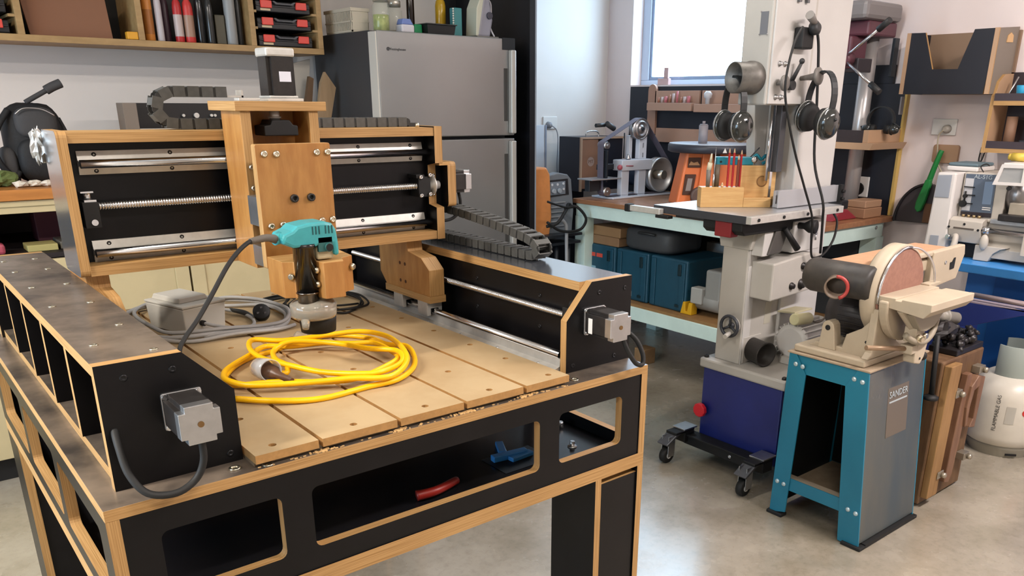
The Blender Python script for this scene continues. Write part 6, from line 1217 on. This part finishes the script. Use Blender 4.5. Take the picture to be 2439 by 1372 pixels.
LC = mat('lathe_cream', 'b9b1a6', .42, var=.02); LCW = mat('lathe_white', 'd2cdc9', .4)
emit('gear_cover', MB().prism([(1.708, .805), (1.612, .797), (1.616, 1.136), (1.697, 1.134)], 'x', 3.60, 3.93), LCW, la, .008)
emit('cover_plate', MB().prism([(1.694, 1.030), (1.632, 1.032), (1.633, 1.126), (1.692, 1.122)], 'x', 3.5965, 3.60), mat('plate_bluegrey', '9ea3ac', .35, .2), la, .001); emit('cover_plate', MB().prism([(1.683, .820), (1.645, .821), (1.646, .870), (1.682, .869)], 'x', 3.5965, 3.60), mat('plate_bluegrey', '9ea3ac', .35, .2), la, .001)
emit('headstock', B(3.665, 3.93, 1.43, 1.611, .937, 1.137), LC, la, .004)
pnl = emit('data_panel', MB().prism([(1.597, .957), (1.471, .960), (1.478, 1.134), (1.603, 1.130)], 'x', 3.660, 3.665), mat('panel_slate', '55606f', .35), la, .001)
emit('panel_chart', MB().prism([(1.596, .98), (1.562, .98), (1.566, 1.113), (1.600, 1.113)], 'x', 3.6590, 3.660), mat('chart_white', 'b9b9bc', .4), la); emit('panel_screen', MB().prism([(1.516, 1.012), (1.480, 1.013), (1.484, 1.106), (1.520, 1.104)], 'x', 3.6590, 3.660), mat('screen_blue', '71849c', .35), la)
emit('panel_foot', MB().prism([(1.597, .957), (1.471, .960), (1.472, .978), (1.598, .975)], 'x', 3.6585, 3.660), mat('foot_dark', '2d262a', .4), la)
for zz in (1.0, .992): emit('panel_strip', B(3.6575, 3.6588, 1.478, 1.512, zz-.003, zz+.001), WHITE, la)
text('lettering', 'AL-51G', .023, (3.6588, 1.530, 1.121), (0, -1, 0), (0, 0, 1), mat('letter_pale', 'a9b3b8', .4), la, .0005)
for zz, y0, y1 in ((1.078, 1.60, 1.567), (1.045, 1.585, 1.56), (1.01, 1.60, 1.565)): emit('selector_fork', B(3.652, 3.6585, y1-.01, y0, zz-.002, zz+.002), BLACK, la)
emit('selector', Cy((3.66, 1.588, 1.04), (3.645, 1.588, 1.04), .008, n=12).cyl((3.655, 1.590, 1.0), (3.655, 1.590, 1.06), .004, n=10).cyl((3.66, 1.592, 1.008), (3.642, 1.592, 1.008), .014, n=14), BLACK, la)
emit('feed_box', MB().prism([(3.60, .905), (3.60, .944), (3.625, .955), (3.70, .955), (3.70, .85), (3.615, .852)], 'y', 1.475, 1.612), LC, la, .003)
emit('feed_slot', B(3.598, 3.60, 1.505, 1.59, .908, .915), mat('slot_dark2', '544c44', .5), la)
for y, z in ((1.613, .913), (1.49, .911), (1.55, .93)): emit('feed_screw', Cy((3.6005, y-.003, z), (3.597, y-.003, z), .005, n=10), BLACK, la)
emit('feed_lever', MB().tube([(3.595, 1.58, .875), (3.58, 1.565, .878), (3.57, 1.562, .85), (3.568, 1.565, .828)], (.011, .014), 10), LC, la); emit('feed_knob', Cy((3.60, 1.60, .872), (3.585, 1.605, .872), .010, n=12), STEEL, la); emit('end_lever', MB().sphere((3.60, 1.455, .865), .022, 14, 10, sc=(.6, .8, 1.5)), LC, la)
for k in range(4): emit('oil_cup', Cy((3.64, 1.575-k*.022, .955), (3.64, 1.575-k*.022, .966), .007, n=12), mat('brass_dull', 'a08a68', .35, .8), la)
emit('bed', MB().prism([(3.62, .80), (3.62, .84), (3.66, .87), (3.66, .935), (3.64, .945), (3.64, .955), (3.82, .955), (3.82, .80)], 'y', .35, 1.475), LC, la, .003); emit('bed_way', B(3.635, 3.66, .35, 1.46, .940, .958).box(3.76, 3.79, .35, 1.46, .955, .962), ALU, la, .001)
emit('bed_foot', MB().prism([(1.49, .787), (1.43, .787), (1.415, .82), (1.39, .84), (1.36, .85), (1.49, .85)], 'x', 3.605, 3.80), LC, la, .002)
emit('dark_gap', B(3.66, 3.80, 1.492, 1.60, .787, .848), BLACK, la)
emit('feed_rod', Cy((3.615, 1.47, .912), (3.615, .36, .912), .011, n=16), STEEL, la); emit('rod_collar', Cy((3.615, 1.475, .912), (3.615, 1.445, .912), .016, n=16), STEEL, la)
emit('chuck', MB().lathe((3.74, 1.43, 1.055), (0, -1, 0), [(0, .075), (.02, .080), (.075, .080), (.08, .03)], 30), mat('chuck_steel', '8d8988', .3, .9), la)
emit('chuck_jaw', B(3.665, 3.69, 1.32, 1.36, 1.06, 1.085), STEEL, la, .002); emit('tool_post', B(3.64, 3.74, 1.24, 1.40, .965, 1.03), mat('post_cream', '9c9282', .4), la, .004); emit('cross_slide', B(3.60, 3.80, 1.20, 1.42, .958, .985), MOTB, la, .003); emit('apron', B(3.575, 3.62, 1.10, 1.30, .83, .935), LC, la, .004)
emit('guard_frame', MB().add([(3.58, 1.458, 1.104), (3.58, 1.34, 1.104), (3.60, 1.34, 1.182), (3.60, 1.435, 1.182)], [[0, 1, 2, 3]]) if False else MB().prism([(1.460, 1.100), (1.29, 1.104), (1.29, 1.186), (1.436, 1.182)], 'x', 3.585, 3.60, 0, 0, [[(1.442, 1.112), (1.352, 1.114), (1.352, 1.170), (1.428, 1.168)], [(1.342, 1.114), (1.30, 1.114), (1.30, 1.170), (1.342, 1.170)]]), LCW, la, .002)
emit('guard_pane', MB().prism([(1.442, 1.112), (1.30, 1.114), (1.30, 1.170), (1.428, 1.168)], 'x', 3.591, 3.594), mat('pane_clear', 'aeb0b0', .15, alpha=.6), la)
emit('guard_top', B(3.60, 3.75, 1.29, 1.436, 1.180, 1.187), LCW, la, .002); emit('guard_hinge', B(3.75, 3.80, 1.38, 1.43, 1.137, 1.187), LC, la, .002)
emit('guard_lock', Cy((3.60, 1.395, 1.09), (3.585, 1.395, 1.09), .008, n=10), BLACK, la)
t = thing('top_tray', 'white tray with a grey rubber mat on the lathe headstock', 'tray', (3.74, 1.635, 1.137))
emit('tray', B(3.69, 3.86, 1.572, 1.705, 1.1375, 1.157), LCW, t, .006); emit('mat', B(3.695, 3.855, 1.576, 1.702, 1.1575, 1.171), mat('mat_grey', '5d7078', .6), t, .006)
solo('yellow_tape', Cy((3.72, 1.405, 1.205), (3.72, 1.455, 1.205), .017, n=18).cyl((3.72, 1.455, 1.205), (3.72, 1.468, 1.205), .013, n=14), mat('tape_yellow', 'cdb04a', .45), 'yellow tape measure body on the lathe guard top', 'tape measure')
solo('wire_hook', MB().tube([(3.70, 1.55, 1.139), (3.70, 1.565, 1.16), (3.70, 1.545, 1.172), (3.70, 1.53, 1.165)], .0025, 6), MOTB, 'small bent wire hook on the headstock top', 'hook')
nw = thing('navy_wedge', 'navy blue sheet metal wing jutting out beside the lathe cabinet', 'bracket', (3.30, 1.24, 0))
emit('wing', MB().prism([(2.90, .655), (3.10, .718), (3.58, .640), (3.58, .60), (3.0, .615), (2.90, .635)][::-1], 'y', 1.235, 1.27) if False else MB().prism([(1.52, .69), (1.383, .674), (1.05, .688), (1.05, .676), (1.143, .660), (1.326, .582), (1.50, .56)], 'x', 3.28, 3.30), LN, nw, .002)
emit('wing_top', B(3.28, 3.34, 1.05, 1.383, .676, .683), mat('wing_top_pale', '8a7e88', .5), nw, .001)
emit('wing_post', B(3.30, 3.56, 1.40, 1.50, .0, .60), LN, nw, .002)
solo('steel_bar', Cy((3.295, 1.345, .706), (3.285, 1.05, .705), .010, n=14), mat('bar_pinkgrey', '8b7c7e', .4, .4), 'grey steel bar lying along the navy wing', 'bar')
# ================================================================ right wall things
wcb = thing('wall_rack', 'black and ply wall pocket with a flared notch on the right wall', 'rack', (3.9, 1.83, 1.45))
fr_ = [(2.027, 1.450), (1.656, 1.450), (1.640, 1.708), (1.735, 1.7075), (1.780, 1.552), (1.893, 1.553), (1.948, 1.7045), (2.025, 1.706)]
emit('front', MB().prism(fr_, 'x', 3.80, 3.812, 0, 1), [PBK, PLY], wcb)
emit('back', B(3.985, 3.999, 1.62, 2.03, 1.450, 1.709), mat('back_brown', '8a715c', .6), wcb); emit('side', B(3.812, 3.985, 2.014, 2.030, 1.450, 1.706, 0, 1, 'y'), [PBK, PLY], wcb)
emit('side', MB().prism([(3.80, 1.450), (3.985, 1.450), (3.985, 1.722), (3.80, 1.708)], 'y', 1.630, 1.646, 0, 1), [mat('side_greybrown', '7c7268', .6), PLY], wcb)
emit('bottom', B(3.812, 3.985, 1.646, 2.014, 1.452, 1.464), PBK, wcb); emit('badge', MB().prism([(3.875, 1.655), (3.935, 1.658), (3.93, 1.685), (3.905, 1.695), (3.88, 1.683)], 'y', 1.627, 1.630), mat('badge_tan', 'c9a272', .5), wcb)
emit('left_edge', B(3.797, 3.80, 2.012, 2.030, 1.450, 1.706), MC['shelf_light_wood'], wcb); emit('right_edge', B(3.797, 3.80, 1.632, 1.650, 1.450, 1.709), MC['shelf_light_wood'], wcb)
rs = thing('side_wall_shelf', 'small wooden shelf unit with curved ply side above the lathe', 'shelf', (3.9, 1.5, 1.21))
emit('side', MB().prism([(3.83, 1.21), (3.985, 1.21), (3.985, 1.535), (3.90, 1.53), (3.855, 1.50), (3.838, 1.44)], 'y', 1.618, 1.634, 0, 1), [MC['shelf_light_wood'], PLY], rs)
for z in (1.212, 1.405): emit('shelf', B(3.832, 3.985, 1.10, 1.618, z, z+.018, 0, 1), [MC['shelf_light_wood'], PLY], rs); emit('fiddle', B(3.832, 3.842, 1.10, 1.618, z+.018, z+.048), mat('fiddle_dark', '3a3036', .5), rs)
emit('back', B(3.985, 3.998, 1.10, 1.634, 1.21, 1.54), mat('shelf_back_dark', '2c2226', .6), rs)  # back board in one even dark brown
t = thing('cardboard_tube', 'brown cardboard tube standing on the lower side shelf', 'tube', (3.90, 1.56, 1.26)); emit('tube', MB().lathe((3.90, 1.555, 1.2305), (0, 0, 1), [(0, .022), (.13, .022), (.13, .017), (.10, .017)], 22), mat('tube_brown', '7d5e4a', .6), t)
solo('blue_cup', MB().lathe((3.90, 1.53, 1.4235), (0, 0, 1), [(0, .025), (.06, .032), (.062, .030)], 22), mat('cup_blue', '2f9cc8', .4), 'bright blue cup on the upper side shelf', 'cup')
solo('thin_rod', Cy((3.90, 1.60, 1.4235), (3.93, 1.575, 1.52), .004, n=8), ALU, 'thin pale rod leaning on the upper side shelf', 'rod')
for k in range(3): solo('small_black_pot', Cy((3.90, 1.50-k*.035, 1.2305), (3.90, 1.50-k*.035, 1.265+.008*k), .013, n=14), WDK, ['shortest small black pot, beside the cardboard tube', 'middle small black pot on the lower side shelf', 'tallest small black pot, farthest from the cardboard tube'][k], 'pot', 'small black pots on the lower side shelf')
rbox('red_box', 3.87, 3.97, 1.44, 1.50, 1.4235, 1.47, mat('box_wine', '6a2a30', .5), 'dark red box beside the blue cup on the side shelf', 'box', .003)
solo('wire_hook', MB().tube([(3.99, 1.700, 1.225), (3.975, 1.697, 1.175), (3.972, 1.690, 1.163), (3.975, 1.683, 1.175), (3.99, 1.680, 1.225)], .0035, 8), MOTB, 'long wire hook under the side shelf above the lathe', 'hook')
t = outlet('wall_socket', (3.999, 1.887, 1.308), (-1, 0, 0), .115, .072, 'white double socket on the right wall below the wall rack')
solo('white_plug', MB().lathe((3.989, 1.868, 1.300), (-1, 0, 0), [(0, .019), (.02, .018), (.032, .009)], 18), mat('plug_pale', 'a9a298', .5), 'pale round plug pushed into the right wall socket', 'plug')
solo('power_cable', MB().tube([(3.958, 1.872, 1.295), (3.965, 1.893, 1.27), (3.965, 1.89, 1.22), (3.955, 1.868, 1.14), (3.86, 1.75, 1.05), (3.80, 1.715, 1.02)], .0035, 6), mat('cord_cream', 'b5ab94', .5), 'pale cable hanging from the right wall socket to the lathe', 'cable')
solo('board_plaque', MB().prism(rrect(1.798, 1.918, 1.148, 1.230, .012), 'x', 3.982, 3.999), mat('plaque_tan', 'a8866a', .5), 'small tan board screwed to the wall above the dustpan', 'board', None, .001)
dpn = thing('dustpan_brush', 'green handled brush hung over a black dustpan on the right wall', 'brush', (3.96, 1.88, .90))
GR = mat('brush_green', '1c7c3a', .4)
emit('handle', MB().tube([(3.955, 1.862, 1.205), (3.950, 1.868, 1.18), (3.948, 1.885, 1.11), (3.948, 1.896, 1.06)], (.011, .014), 12), GR, dpn)
emit('head', MB().prism([(1.878, 1.075), (1.905, 1.072), (1.935, .965), (1.936, .935), (1.922, .918), (1.905, .925), (1.893, .965), (1.878, 1.045)], 'x', 3.925, 3.95), GR, dpn, .006)
pan = thing('dustpan', 'wide black dustpan with curved back hanging under the green brush', 'dustpan', (3.97, 1.92, .86))
pc = [(1.80, .868), (2.040, .862), (2.042, .885), (2.03, .935), (2.005, .985), (1.965, 1.025), (1.92, 1.045), (1.88, 1.05), (1.83, 1.03), (1.80, .99)]
emit('pan', MB().prism(pc, 'x', 3.955, 3.975), mat('pan_dark', '3a3436', .5), pan, .003); emit('rim', MB().tube([(3.95, a, b) for a, b in pc[1:8]], .007, 8), mat('pan_rim', '232022', .4), pan)
solo('bristles', B(3.951, 3.954, 1.80, 1.90, .87, .96), mat('bristle_brown', '6b4c36', .8), 'brown bristle strip against the dustpan beside the lathe', 'brush')
solo('key_tag', B(3.90, 3.93, 2.066, 2.074, 1.36, 1.44), mat('tag_grey', '8e8a8c', .5), 'narrow grey strip hanging below the wall rack corner', 'tag', None, .002)
